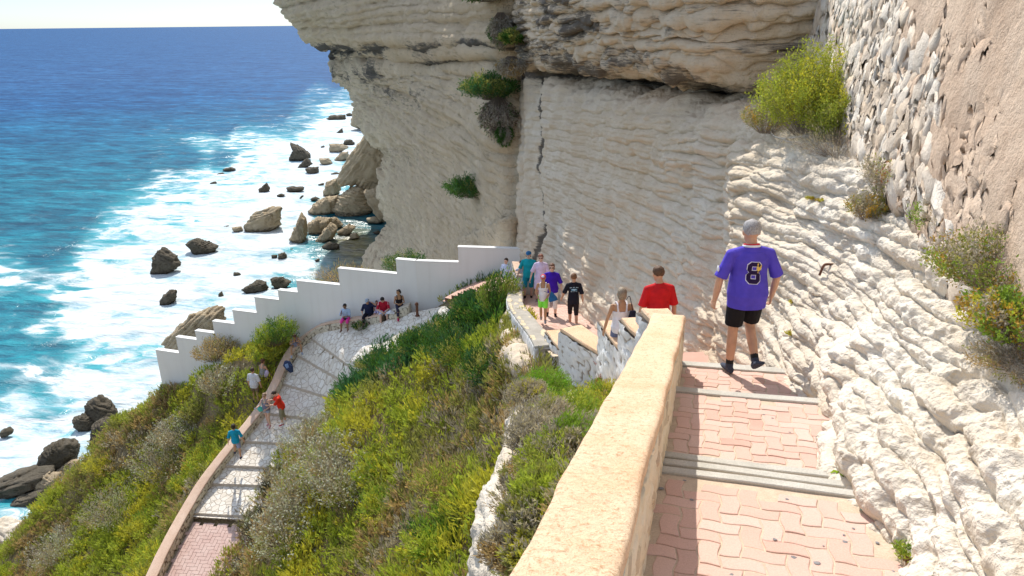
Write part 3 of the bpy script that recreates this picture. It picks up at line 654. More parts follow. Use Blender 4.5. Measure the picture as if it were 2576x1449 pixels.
block(T2, [(1564,799),(1614,797),(1650,842),(1612,850)], -4.55, -8.6, .06, .2, .09, MST_w, MCAP, seed=3)
block(T2, [(1509,807),(1562,805),(1600,866),(1566,886)], -5.4, -8.8, .06, .2, .09, MST_w, MCAP, seed=4)
block(T2, [(1411,827),(1462,817),(1552,880),(1518,892)], -6.3, -9.6, .06, .2, .09, MST_w, MCAP, seed=5)
block(T2, [(1374,831),(1413,829),(1445,866),(1412,880)], -7.1, -10.0, .06, .2, .09, MST_w, MCAP, seed=6)
# ---- stairs and the lower stretch of the upper path
CEN = [(2.42,7.95,-4.15),(2.75,9.5,-4.9),(2.8,11,-5.4),(2.6,12.7,-6.2),(2.2,14.5,-7.0),(1.85,16.5,-7.5),(1.62,18.6,-7.9),(1.3,20.5,-8.3),(.75,23,-8.85),(.25,25,-9.25),(-.5,26.8,-9.7),(-1.6,28.0,-10.3),(-2.7,28.7,-11.0)]
CL = smoothline(CEN, 10)
def strip(name, L, wl, wr, mat, riser=None, dz=0):
    L, q = resample(L, .12); T = np.gradient(L[:, :2], axis=0); T /= np.linalg.norm(T, axis=1, keepdims=True); N = np.stack([T[:, 1], -T[:, 0]], 1); V = []; 
    z = L[:, 2].copy()
    if riser:
        z = np.ceil(z/riser)*riser
    rows = []
    for k in range(len(L)):
        if riser and k and abs(z[k]-z[k-1]) > 1e-4: rows.append((k, z[k-1]))
        rows.append((k, z[k]))
    for k, zz in rows:
        for s in (-wl, -wl*.5, 0, wr*.5, wr): V.append((L[k, 0]+N[k, 0]*s, L[k, 1]+N[k, 1]*s, zz+dz))
    return mk(name, V, gridfaces(len(rows), 5, True), mat, smooth=False)
tag(strip('stairs', CL[:52], .75, 1.0, MPV, .16), kind='structure')
PKL, qk = resample(CL[45:104], .1); TK = np.gradient(PKL[:, :2], axis=0); TK /= np.linalg.norm(TK, axis=1, keepdims=True); NK = np.stack([TK[:, 1], -TK[:, 0]], 1)
def UK(s, t):
    c = [np.interp(t, qk, PKL[:, k]) for k in range(3)]; n = [np.interp(t, qk, NK[:, k]) for k in range(2)]; return (c[0]+n[0]*s, c[1]+n[1]*s, c[2]+.007)
V, Fc, A = paver_mesh(UK, -.85, .85, 0, qk[-1], W=.112, seed=8)
tag(mk('lower_walk_pavers', V, Fc, MPV, smooth=False, attrs={'rnd': A}), kind='structure')
tag(strip('lower_walk', CL[45:104], 1.1, 1.3, MSAND), kind='structure')
tag(strip('landing_stairs', CL[100:], .4, 1.6, MPV, .17, .0), kind='structure')
# cream capped wall of the lower stretch
T3 = empty('low_wall', (0, 0, 0), 0, 'low cream stone wall with a mortared top curving along the lower walk', 'wall')
IN = [(1392,868,-7.3),(1372,836,-7.42),(1347,806,-7.6),(1322,776,-7.85),(1313,760,-8.05),(1311,742,-8.22),(1313,718,-8.45),(1316,702,-8.6)]
LW = smoothline([Pz(x, y, z)-np.array([0, 0, .62]) for x, y, z in IN], 5)
wallrun(T3, LW, .62, .42, -1, .06, .05, .2, .05, MST_w, MCON2, .03, .2, 14, .012)
# flat cream stones set in the mortar top
V = []; Fc = []; rg = random.Random(4)
T = np.gradient(LW[:, :2], axis=0); T /= np.linalg.norm(T, axis=1, keepdims=True); Nn = np.stack([-T[:, 1], T[:, 0]], 1)
for k in range(46):
    i = rg.randrange(1, len(LW)-2); u_ = rg.choice([.04, .08, .38, .4, .36, .2]); c = LW[i]+(LW[i+1]-LW[i])*rg.random(); c = c+np.array([*(Nn[i]*u_), .622]); a0 = rg.uniform(0, 6); r0 = rg.uniform(.07, .13); n = 7; b = len(V)
    for zz, sc in ((-.01, 1), (.012, .9)):
        for j in range(n):
            a = a0+2*math.pi*j/n; rr = r0*sc*(.75+.25*math.sin(j*2.3+k)); V.append((c[0]+T[i, 0]*math.cos(a)*rr*1.3+Nn[i, 0]*math.sin(a)*rr*.8, c[1]+T[i, 1]*math.cos(a)*rr*1.3+Nn[i, 1]*math.sin(a)*rr*.8, c[2]+zz))
    for j in range(n): Fc.append((b+j, b+(j+1) % n, b+n+(j+1) % n, b+n+j))
    Fc.append(tuple(b+n+j for j in range(n)))
mk('coping_stones', V, Fc, plain('cream_stone', (.68, .55, .36), (.76, .66, .48), 6), T3, smooth=False)
T4 = empty('landing_wall', (0, 0, 0), 0, 'short stepped white rubble wall at the head of the landing stairs', 'wall')
block(T4, [(1288,657),(1342,660),(1340,694),(1300,692)], -8.35, -10, .07, .22, .05, MST_w, MCAP2, seed=12)
block(T4, [(1258,702),(1290,700),(1296,722),(1264,722)], -9.1, -11, .07, .2, .08, MST_w, MCAP2, seed=13)
block(T4, [(1238,724),(1262,722),(1268,745),(1240,744)], -9.75, -11.6, .07, .2, .08, MST_w, MCAP2, seed=14)
block(T4, [(1206,742),(1240,738),(1245,760),(1210,762)], -10.3, -12, .07, .2, .08, MST_w, MCAP2, seed=15)
# ---- cobbled path below
def cobm():
    M = NT('cobble_paving'); v = M.co(scale=(1.5, 1.5, .45)); nz = M.n('ShaderNodeTexNoise'); nz.inputs['Scale'].default_value = 1.5; M.l(v, nz.inputs[0])
    w_ = M.mix(.12, v, nz.outputs[1]); vo = M.n('ShaderNodeTexVoronoi'); vo.feature = 'DISTANCE_TO_EDGE'; vo.inputs['Scale'].default_value = 3.3; M.l(w_, vo.inputs['Vector'])
    v1 = M.n('ShaderNodeTexVoronoi'); v1.inputs['Scale'].default_value = 3.3; M.l(w_, v1.inputs['Vector'])
    sp = M.n('ShaderNodeSeparateColor'); M.l(v1.outputs['Color'], sp.inputs[0]); a = M.noise(v, 2, 4); b = M.noise(v, 25, 3)
    st = M.ramp(sp.outputs[0], [(0, (.78, .71, .6)), (.5, (.84, .78, .68)), (1, (.88, .84, .76))]); st = M.mix(M.rng(a, .45, .7, 0, .5), st, (.6, .52, .42))
    e = M.rng(vo.outputs['Distance'], .01, .055, 0, 1, True); col = M.mix(e, (.55, .46, .36), st)
    return M.fin(col, M.bump(M.math('ADD', e, M.math('MULTIPLY', b, .4)), .8, .03), .9)
MCOB = cobm()
def pathstrip(name, i0, i1, mat, dz=0, w=PW):
    a, _ = resample(np.c_[PL[i0:i1], PR[i0:i1]], .25); n = len(a); m = 9; Pp = np.zeros((n, m, 3))
    for k in range(m): f = k/(m-1); Pp[:, k] = a[:, :3]*(1-f)+a[:, 3:]*f
    Pp[..., 2] += dz+.012*fbm(Pp*1.5, 2, 6); return Pp, a
# path built in shallow ramps with stone risers between
cob_end = 14; parts = []; V = []; Fc = []
Pp, a_ = pathstrip('cobbled_path', 0, cob_end, MCOB)
RIS = [(818,915),(755,975),(640,1055),(600,1160),(530,1222),(486,1290)]
cen = Pp[:, 0]; ris_i = []
for x, y in [(800,870),(757,905),(713,972),(664,1045),(612,1113),(565,1175),(530,1222),(484,1296)]:
    pxx, pyy, _ = proj(cen); ris_i.append(int(np.argmin((pxx-x)**2+(pyy-y)**2)))
lift = np.zeros(len(Pp)); H_ = .10
ri = sorted(set(ris_i)); prev = 0
rows = []; src = []
for k in range(len(Pp)):
    seg = sum(1 for r in ri if k > r); rows.append(k)
zs = Pp[..., 2].copy(); Rows = []; kk = 0
bounds = [0]+ri+[len(Pp)-1]
for s_ in range(len(bounds)-1):
    i0, i1 = bounds[s_], bounds[s_+1]
    for k in range(i0, i1+1):
        f = (k-i0)/max(1, (i1-i0)); r = Pp[k].copy(); r[:, 2] += (f-.5)*H_ if s_ > 0 else f*H_*.5; Rows.append(r)
Rows = np.array(Rows); Rows[..., 2] -= .0
tag(mk('cobbled_path', Rows, gridfaces(Rows.shape[0], Rows.shape[1], sgn > 0), MCOB, smooth=False), kind='structure')
# riser edging stones (darker bands)
V = []; Fc = []; 
for i in ri:
    r = Pp[i]; tdir = (Pp[min(i+1, len(Pp)-1), 4]-Pp[i-1, 4]); tdir[2] = 0; tdir /= np.linalg.norm(tdir); b = len(V)
    n = 26
    for k in range(n+1):
        f = k/n*8; j = min(int(f), 7); p = r[j]*(1-(f-j))+r[j+1]*(f-j); w1 = .015*math.sin(k*2.7+i); 
        for (o, z) in ((-.01, H_*.5+.004), (.012+w1, H_*.5+.012), (.03+w1, H_*.5-.03), (.03+w1, -H_*.5-.22)): V.append(p+tdir*o+np.array([0, 0, z]))
    for k in range(n):
        for c in range(3): Fc.append((b+k*4+c, b+k*4+c+1, b+(k+1)*4+c+1, b+(k+1)*4+c))
tag(mk('path_risers', V, Fc, plain('riser_stone', (.58, .49, .39), (.7, .61, .5), 9, .8, .03), smooth=False), kind='structure')
P2, a2_ = pathstrip('lp', cob_end-1, len(PL), MPV, -.1)
P2[..., 2] -= .09
tag(mk('pink_path_bed', P2, gridfaces(P2.shape[0], P2.shape[1], sgn > 0), MSAND, smooth=False), kind='structure')
ql = np.r_[0, np.cumsum(np.linalg.norm(np.diff(a2_[:, :3], axis=0), axis=1))]
def UL(s, t):
    c = np.array([np.interp(t, ql, a2_[:, k]) for k in range(6)]); f = s/2.75; q = c[:3]*(1-f)+c[3:]*f; return (q[0], q[1], q[2]-.1+.009)
V, Fc, A = paver_mesh(UL, .12, 2.7, .1, ql[-1], W=.15, seed=9)
MPV2 = plain('pale_pink_pavers', (.62, .42, .36), (.72, .54, .47), 2, .3, .004)
tag(mk('pink_path_pavers', V, Fc, MPV2, smooth=False, attrs={'rnd': A}), kind='structure')
# seat wall + parapet of the cobbled path
T5 = empty('cobble_path_parapet', (0, 0, 0), 0, 'long low stone parapet with a flat pinkish top edging the cobbled path', 'parapet wall')
LP = smoothline(PL[3:], 5)
LPa, LPn = wallrun(T5, LP, .4, .36, 1 if sgn > 0 else -1, .06, .07, .24, .04, MST_p, MCAP2, .03, .4, 24, .008)
T6 = empty('seat_ledge', (0, 0, 0), 0, 'rough low stone ledge at the foot of the white wall where people sit', 'ledge')
LS = smoothline([Pz(1030, 790, -11.95), Pz(1003, 797, -12.1), Pz(980, 803, -12.3)], 5)
wallrun(T6, LS, .4, .4, 1 if sgn > 0 else -1, .05, .07, .22, .05, MST_p, MST_p and plain('ledge_top', (.6, .54, .44), (.7, .64, .53), 5, .8, .02), .02, .4, 28, .02)
# ---- tall stepped white wall
MW = NT('white_render'); v_ = MW.co(); a = MW.noise(v_, .5, 4); b = MW.noise(v_, 14, 4, .6); lay = MW.n('ShaderNodeMapping'); lay.inputs['Scale'].default_value = (3, 3, .25); MW.l(v_, lay.inputs[0]); c = MW.noise(lay.outputs[0], 1.3, 4)
MW.fin(MW.mix(MW.rng(c, .5, .8, 0, .4), MW.mix(MW.rng(a, .3, .7), (.83, .81, .77), (.88, .865, .83)), (.74, .71, .66)), MW.bump(b, .25, .01), .9)
WP = np.array([(.9, 29.6), (-4.2, 30.3), (-8.0, 31.5), (-24, 36.6)])
def onwall(x, y):
    d = ray(x, y); best = None
    for k in range(len(WP)-1):
        a_, b_ = WP[k], WP[k+1]; e = b_-a_; M_ = np.array([[d[0], -e[0]], [d[1], -e[1]]]); t, s = np.linalg.solve(M_, a_)
        if -1e-6 <= s <= 1+1e-6 or (k == 0 and s < 0) or (k == len(WP)-2 and s > 1): return d*t
T7 = empty('white_wall', (0, 0, 0), 0, 'tall white rendered wall stepping down towards the sea behind the seated people', 'wall')
tops = [(1320,1152,625),(1152,996,657),(996,851,683),(851,746,712.5),(746,699,733.5),(699,640.5,751.5),(640.5,585,784),(585,535,812),(535,491,836),(491,443,852),(443,392,884.5)]
V = []; Fc = []; wth = .24; outline = []
prevx = None
for (xr, xl, y) in tops:
    a_ = onwall(xr, y); b_ = onwall(xl, y); z = (a_[2]+b_[2])/2
    if prevx is not None: a_ = prevx
    pts = [a_[:2]]
    for wpt in WP[1:3]:
        if b_[0] < wpt[0] < a_[0]: pts.append(wpt)
    pts.append(b_[:2]); prevx = np.array([b_[0], b_[1], z])
    for p0, p1 in zip(pts[:-1], pts[1:]):
        e = (p1-p0)/np.linalg.norm(p1-p0); nn = np.array([-e[1], e[0]]); nn = nn if nn[1] > 0 else -nn
        b = len(V); zb = z-5.5
        for p in (p0, p1, p1+nn*wth, p0+nn*wth): V.append((p[0], p[1], zb))
        for p in (p0, p1, p1+nn*wth, p0+nn*wth): V.append((p[0], p[1], z))
        for f in ((0, 1, 5, 4), (1, 2, 6, 5), (2, 3, 7, 6), (3, 0, 4, 7), (4, 5, 6, 7)): Fc.append(tuple(b+i for i in f))
mk('rendered_face', V, Fc, MW.m, T7, smooth=False)
# thin coping line on each step
V = []; Fc = []; prevx = None
for (xr, xl, y) in tops:
    a_ = onwall(xr, y); b_ = onwall(xl, y); z = (a_[2]+b_[2])/2
    if prevx is not None: a_ = prevx
    prevx = np.array([b_[0], b_[1], z]); pts = [a_[:2]]
    for wpt in WP[1:3]:
        if b_[0] < wpt[0] < a_[0]: pts.append(wpt)
    pts.append(b_[:2])
    for p0, p1 in zip(pts[:-1], pts[1:]):
        e = (p1-p0)/np.linalg.norm(p1-p0); nn = np.array([-e[1], e[0]]); nn = nn if nn[1] > 0 else -nn; b = len(V); p1 = p1+e*.02
        for zz in (z+.002, z+.03):
            for p in (p0-nn*.015, p1-nn*.015, p1+nn*(wth+.015), p0+nn*(wth+.015)): V.append((p[0], p[1], zz))
        for f in ((0, 1, 5, 4), (1, 2, 6, 5), (2, 3, 7, 6), (3, 0, 4, 7), (4, 5, 6, 7)): Fc.append(tuple(b+i for i in f))
mk('coping', V, Fc, plain('white_coping', (.82, .82, .8), (.86, .86, .84), 8, .2, .004), T7, smooth=False)
# ---- old rubble and render wall, upper right
LB = [(2070,-170),(2136,-20),(2165,83),(2180,167),(2205,292),(2228,372)]
def wplane(x, y):
    u = ray(x, y); # plane lat = 3.5+(Y-4.6)/4.5
    t = (3.5-4.6/4.5)/(u[0]-u[1]/4.5); return u*t
bot = [(2205,400),(2232,377),(2300,388),(2360,405),(2400,440),(2440,480),(2465,520),(2490,610),(2530,640),(2600,670),(2760,820)]
bp = np.array([wplane(x, y) for x, y in bot]); bp = bp[np.argsort(-bp[:, 1])]
ys = np.arange(13.5, 1.0, -.028); n_ = len(ys); zbot = np.interp(ys[::-1], bp[::-1, 1], bp[::-1, 2])[::-1]-.25
zt = 3.2; hs = np.linspace(0, 1, 150); hs = hs**1.25
Yg = ys[:, None]+0*hs[None]; Xg = 3.5+(Yg-4.6)/4.5; Zg = zbot[:, None]*(1-hs)+zt*hs
Xg = Xg+np.clip(Zg+1.2, 0, 9)*.10
Wp = np.stack([Xg, Yg, Zg], -1)
fz = .105; wv = fbm(Wp*4, 3, 91)*.55; f1, f2, idr = voro(Yg/fz*.85+wv, Zg/fz*1.2+wv, 91, .95); f1b, f2b, idb = voro(Yg/fz*.4+wv, Zg/fz*.75+wv+7, 95, .95)
e = np.minimum(f2-f1, .6); 
pxw, pyw, Dw = proj(Wp)
render = sst(2230, 2680, pxw-(pyw-100)*.22+90*fbm(Wp*.9, 2, 92))           # more of the render survives towards the near end
ren = render*1.05+.55*fbm(Wp*1.6, 4, 93)+.36
expo = sst(.0, .3, idr*1.25-ren)*sst(.03, .2, e)
big = sst(.68, .78, idb-.22*render)*sst(.05, .3, f2b-f1b)
big = big*sst(.1, .4, expo+.15); expo = np.clip(expo+big*.6, 0, 1)
dsp = expo*(.010+.012*idr)+big*.015*expo+fbm(Wp*9, 4, 94)*(.004+.02*np.clip(expo*2, 0, 1))+fbm(Wp*26, 3, 97)*.010*(.3+expo)-.05*sst(.22, .4, fbm(Wp*3.1, 3, 98))*sst(.02, .25, fbm(Wp*14, 3, 99)+.1)+fbm(Wp*1.2, 3, 96)*.06
for (hx, hy, rr) in [(2420,205,16),(2262,545*0+345,9),(2248,375*0+395,8),(2400,420,8)]:
    dsp = dsp-.22*np.exp(-(((pxw-hx)**2+(pyw-hy)**2)/rr**2))
Wp[..., 0] -= dsp
M = NT('old_render_wall'); v_ = M.co(); x = M.attr('expo').outputs['Fac']; r = M.attr('rnd').outputs['Fac']; a = M.noise(v_, 2, 5, .6); b = M.noise(v_, 55, 4, .75); c = M.noise(v_, 12, 5, .7)
rc = M.mix(M.rng(a, .35, .65), (.62, .45, .32), (.72, .56, .42)); rc = M.mix(M.rng(c, .55, .7, 0, .5), rc, (.5, .35, .25))
stc = M.ramp(r, [(0, (.78, .68, .54)), (.5, (.68, .54, .4)), (1, (.84, .76, .65))]); stc = M.mix(M.rng(c, .5, .75, 0, .5), stc, (.6, .5, .4))
M.fin(M.mix(M.rng(x, .25, .6, 0, 1, True), rc, stc), M.bump(c, .7, .05, M.bump(b, .8, .015)), .93)
rw = mk('rubble_wall', Wp, gridfaces(n_, len(hs), True), M.m, attrs={'expo': expo.ravel(), 'rnd': idr.ravel()})
sm_ = rw.modifiers.new('thickness', 'SOLIDIFY'); sm_.thickness = .4; sm_.offset = -1
tag(rw, 'old rubble wall with pinkish render flaking off on top of the pale rock', 'wall')
# ================================================================ VEGETATION
def leafmat(name, trans=.3):
    M = NT(name); c = M.attr('col').outputs['Color']; M.l(c, M.b.inputs['Base Color']); M.b.inputs['Roughness'].default_value = .7; M.b.inputs['Specular IOR Level'].default_value = .15
    tr = M.n('ShaderNodeBsdfTranslucent'); M.l(M.mix(1.0, c, (1.25, 1.2, .7), 'MULTIPLY'), tr.inputs[0]); mx = M.n('ShaderNodeMixShader'); mx.inputs[0].default_value = trans
    M.l(M.b.outputs[0], mx.inputs[1]); M.l(tr.outputs[0], mx.inputs[2]); M.l(mx.outputs[0], M.out.inputs[0]); return M.m
MLEAF = leafmat('foliage'); MTWIG = leafmat('twigs', .0)
BR = (.38, .45, .07); YG = (.52, .50, .07); OL = (.31, .32, .1); BN = (.44, .32, .17); DK = (.065, .15, .03); DB = (.05, .14, .06); GR = (.4, .36, .31); LG_ = (.22, .34, .05); FW = (.62, .63, .52); OR = (.45, .29, .06); RD = (.32, .13, .06); SG = (.42, .46, .35)
def rnd3(r, n): v = r.normal(size=(n, 3)); return v/np.linalg.norm(v, axis=1, keepdims=True)
def tuft(r, nst, nl, rad, h, ll, lw, lean=(0, 0), upr=.6, t0=.3):
    """stems fanning from the ground with slender leaves; returns leaf quads (n,4,3), stem index and stem polylines"""
    a = r.uniform(0, 2*math.pi, nst); rr = np.sqrt(r.uniform(0, 1, nst)); bx = np.stack([np.cos(a)*rr*rad*.25, np.sin(a)*rr*rad*.25, 0*a], 1)
    hh = h*(1-.45*rr**2)*r.uniform(.75, 1.15, nst); tip = bx*1+np.stack([np.cos(a)*rr*rad*.9+lean[0]*hh, np.sin(a)*rr*rad*.9+lean[1]*hh, hh], 1)
    mid = (bx+tip)/2+np.stack([np.cos(a)*rr*rad*.18, np.sin(a)*rr*rad*.18, -hh*.06], 1)
    t = t0+(1-t0)*r.uniform(0, 1, (nst, nl))**.75; t = t[..., None]
    pos = (1-t)**2*bx[:, None]+2*t*(1-t)*mid[:, None]+t*t*tip[:, None]; tan = 2*(1-t)*(mid-bx)[:, None]+2*t*(tip-mid)[:, None]; tan /= np.linalg.norm(tan, axis=2, keepdims=True)
    pos = pos.reshape(-1, 3)+r.normal(size=(nst*nl, 3))*rad*.05; tan = tan.reshape(-1, 3)
    d = tan*upr+rnd3(r, len(pos))*(1-upr)*1.1; d /= np.linalg.norm(d, axis=1, keepdims=True); s = np.cross(d, rnd3(r, len(pos))); s /= np.linalg.norm(s, axis=1, keepdims=True)+1e-6
    L = ll*r.uniform(.6, 1.3, (len(pos), 1)); W = lw*r.uniform(.7, 1.3, (len(pos), 1))
    q = np.stack([pos, pos+d*L*.5+s*W, pos+d*L, pos+d*L*.5-s*W], 1)
    return q, np.repeat(np.arange(nst), nl), bx, mid, tip
def stems(bx, mid, tip, w, r):
    V = []; 
    n = len(bx); s = rnd3(r, n)*np.array([1, 1, .2]); s /= np.linalg.norm(s, axis=1, keepdims=True); rows = []
    for t in (0, .35, .7, 1):
        c = (1-t)**2*bx+2*t*(1-t)*mid+t*t*tip; rows.append(np.stack([c-s*w*(1-.8*t), c+s*w*(1-.8*t)], 1))
    rows = np.stack(rows, 1)  # n,4,2,3
    q = np.concatenate([np.stack([rows[:, k, 0], rows[:, k, 1], rows[:, k+1, 1], rows[:, k+1, 0]], 1) for k in range(3)], 0); return q
def pick(pal, r, n):
    w_ = np.array([p[1] for p in pal], float); w_ /= w_.sum(); return np.array([p[0] for p in pal])[r.choice(len(pal), n, p=w_)]
_sm = {}
def shrub(name, label, pos, rad, h, pal, seed, nst=160, nl=26, ll=.07, lw=.011, lean=(.15, .05), upr=.6, flowers=0, group=None, cat='shrub', squash=1, tw=.006, twc=(.2, .16, .12), hang=False, share=None, rz=0, t0=.3, sc=1):
    t = empty(name, pos, rz, label, cat, group); t.scale = (sc, sc, sc)
    if share and share in _sm:
        for nm, me in _sm[share]: o = bpy.data.objects.new(nm, me); COL.objects.link(o); o.parent = t
        return t
    r = np.random.default_rng(seed)
    q, si, bx, mid, tip = tuft(r, nst, nl, rad, h, ll, lw, lean, upr, t0)
    sq = stems(bx, mid, tip, tw, r)
    sc_ = pick(pal, r, nst); ph = vn(tip*np.array([2.2, 2.2, 2.2])/max(rad, .3), seed)
    idx = np.argsort(ph)  # neighbouring stems share a tint: clumps
    sc2_ = np.empty_like(sc_); order = np.argsort(r.random(nst)*.45+(sc_.sum(1)/sc_.sum(1).max())*.8); sc2_[idx] = sc_[order]
    c = sc2_[si]*r.uniform(.75, 1.25, (len(q), 1)); 
    if hang: q[..., 2] *= -1; sq[..., 2] *= -1
    V = q.reshape(-1, 3)*[1, squash, 1]; n = len(q); A = [V]; Cc = [np.repeat(c, 4, 0)]
    if flowers:
        k = r.choice(nst, flowers); fp = tip[k]+r.normal(size=(flowers, 3))*rad*.07; fq = []
        for m_ in range(5):
            d = rnd3(r, flowers)*.6+[0, 0, .8]; s = np.cross(d, rnd3(r, flowers)); s /= np.linalg.norm(s, axis=1, keepdims=True); o2 = fp+rnd3(r, flowers)*.022; e = np.cross(s, d); e /= np.linalg.norm(e, axis=1, keepdims=True); z_ = .022 if rad > .7 else .012
            fq.append(np.stack([o2-s*z_, o2-e*z_, o2+s*z_, o2+e*z_], 1))
        fq = np.concatenate(fq); A.append(fq.reshape(-1, 3)); Cc.append(np.repeat(np.tile(FW, (len(fq), 1))*r.uniform(.7, 1.1, (len(fq), 1)), 4, 0)); n += len(fq)
    A = np.concatenate(A); o1 = mk('foliage', A, np.arange(n*4).reshape(-1, 4), MLEAF, t, attrs={'col': np.concatenate(Cc)})
    Vt = sq.reshape(-1, 3)*[1, squash, 1]; o2 = mk('twigs', Vt, np.arange(len(sq)*4).reshape(-1, 4), MTWIG, t, attrs={'col': np.tile(twc, (len(Vt), 1))*r.uniform(.7, 1.3, (len(Vt), 1))})
    if share: _sm[share] = [('foliage', o1.data), ('twigs', o2.data)]
    return t
# ---- ground cover: one mass nobody could count
def onpath(x, y):
    a = PLd; d = np.hypot(x[:, None]-a[None, :, 0], y[:, None]-a[None, :, 1]); return d.min(1)
mids = catmull((PL+PR)/2, np.linspace(0, len(PL)-1-1e-9, 120), 0); PLd = mids
lw_ = catmull(np.array(CENP), np.linspace(0, len(CENP)-1-1e-9, 80), 0)
r = np.random.default_rng(11)
N_ = 26000; x = r.uniform(-34, 3.2, N_); y = r.uniform(9, 40, N_); z = np.interp(0, [0], [0])+0*x
from_gx = (x-gx[0])/.3; from_gy = (y-gy[0])/.3; i = np.clip(from_gx.astype(int), 0, len(gx)-2); j = np.clip(from_gy.astype(int), 0, len(gy)-2); fx = from_gx-i; fy = from_gy-j
def hgt(x, y):
    a = (np.asarray(x)-gx[0])/.3; b = (np.asarray(y)-gy[0])/.3; i = np.clip(a.astype(int), 0, len(gx)-2); j = np.clip(b.astype(int), 0, len(gy)-2); fx = a-i; fy = b-j
    return GZ[i, j]*(1-fx)*(1-fy)+GZ[i+1, j]*fx*(1-fy)+GZ[i, j+1]*(1-fx)*fy+GZ[i+1, j+1]*fx*fy
z = hgt(x, y); px, py, D = proj(np.stack([x, y, z], 1)); dp = onpath(x, y); dl = np.hypot(x[:, None]-lw_[None, :, 0], y[:, None]-lw_[None, :, 1]).min(1)
g = 1.0; slope = np.hypot(hgt(x+.3, y)-z, hgt(x, y+.3)-z)/.3
WYl = np.interp(x, WP[::-1, 0], WP[::-1, 1])
fr_u = (x-A0[0])*nvec[0]+(y-A0[1])*nvec[1]
side_ = (np.stack([x, y], 1)-mids[np.argmin(np.hypot(x[:, None]-mids[None, :, 0], y[:, None]-mids[None, :, 1]), 1), :2])@((PR-PL)[8, :2]/3)
VEo = VE.copy(); VEo[:, :2] += ((PR-PL)[:, :2]/np.linalg.norm((PR-PL)[:, :2], axis=1, keepdims=True))*.95
PLo = PL.copy(); PLo[:, :2] -= ((PR-PL)[:, :2]/np.linalg.norm((PR-PL)[:, :2], axis=1, keepdims=True))*.62
poly = np.concatenate([PLo, VEo[::-1]])[:, :2]
def inpoly(x, y, pg):
    c = np.zeros(x.shape, bool); n = len(pg)
    for i in range(n):
        x0, y0 = pg[i]; x1, y1 = pg[(i+1) % n]; m = ((y0 > y) != (y1 > y)) & (x < (x1-x0)*(y-y0)/(y1-y0+1e-12)+x0); c ^= m
    return c
ok = (px > -60) & (px < 1480) & (py > 600) & (py < 1560) & (~inpoly(x, y, poly)) & (dl > 1.35) & (z > -34) & (slope < 2.6) & (y < WYl-.25)
gapn = fbm(np.stack([x*.9, y*.9, 0*x], 1), 3, 301); ok &= (gapn > -.36)
x, y, z, D, px, py = [a[ok] for a in (x, y, z, D, px, py)]; side_ = side_[ok]
keep = r.random(len(x)) < np.clip((16/D)**.5, .45, 1)*np.where(D > 29, .9, .66); x, y, z, D, px, py, side_ = [a[keep] for a in (x, y, z, D, px, py, side_)]
print('tufts', len(x))
PR_ = []
for k in range(14):
    q, si, bx, mid, tip = tuft(r, 15, 8, .42, .46, .15, .016, (.25, .12), .72, .2); PR_.append((q, si, stems(bx, mid, tip, .006, r)))
n1 = fbm(np.stack([x*.33, y*.33, 0*x], 1), 3, 201); n2 = fbm(np.stack([x*.8, y*.8, 0*x+5], 1), 3, 202); n3 = fbm(np.stack([x*.25, y*.25, 0*x+9], 1), 2, 203)
QV = []; QC = []
gd = (np.abs(py-(985-(px-800)*.50)) < 62+25*n3)*(px > 790)*1.0  # greener, darker juniper strip under the white wall
for k in range(len(x)):
    q, si, sq = PR_[r.integers(14)]; a = r.uniform(0, 6.28) if r.random() < .5 else r.uniform(-.5, .5); c_, s_ = math.cos(a), math.sin(a); sc = r.uniform(.75, 1.35)
    m = np.array([[c_, -s_, 0], [s_, c_, 0], [0, 0, 1]])*sc
    u = n1[k]+r.normal()*.12+(.14 if side_[k] < 0 else .03); w2 = n2[k]+r.normal()*.1
    if gd[k] > .5 and r.random() < .85: col = np.array(DK if n2[k] > 0 else DB)*1.15; m[2] *= 1.25
    elif u > .18: col = np.array(YG if w2 > .05 else BR)
    elif u > -.05: col = np.array(BR if w2 > -.05 else OL)
    elif u > -.22: col = np.array(OL if w2 > -.1 else BN)
    else: col = np.array(BN if w2 > 0 else (GR if w2 < -.18 else OL))
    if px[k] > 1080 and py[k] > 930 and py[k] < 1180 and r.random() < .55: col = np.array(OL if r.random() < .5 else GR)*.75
    v = q@m.T+[x[k], y[k], z[k]-.06]; jit = r.uniform(.72, 1.28, (len(q), 1)); cc = np.repeat(col*jit, 4, 0)
    QV.append(v.reshape(-1, 3)); QC.append(cc); v = sq@m.T+[x[k], y[k], z[k]-.06]; QV.append(v.reshape(-1, 3)); QC.append(np.tile((.16, .12, .08), (len(sq)*4, 1)))
QV = np.concatenate(QV); QC = np.concatenate(QC)
gc = mk('scrub_cover', QV, np.arange(len(QV)).reshape(-1, 4), MLEAF, attrs={'col': QC}); tag(gc, 'dense low heath scrub covering the whole slope around the cobbled path', 'scrub', kind='stuff')
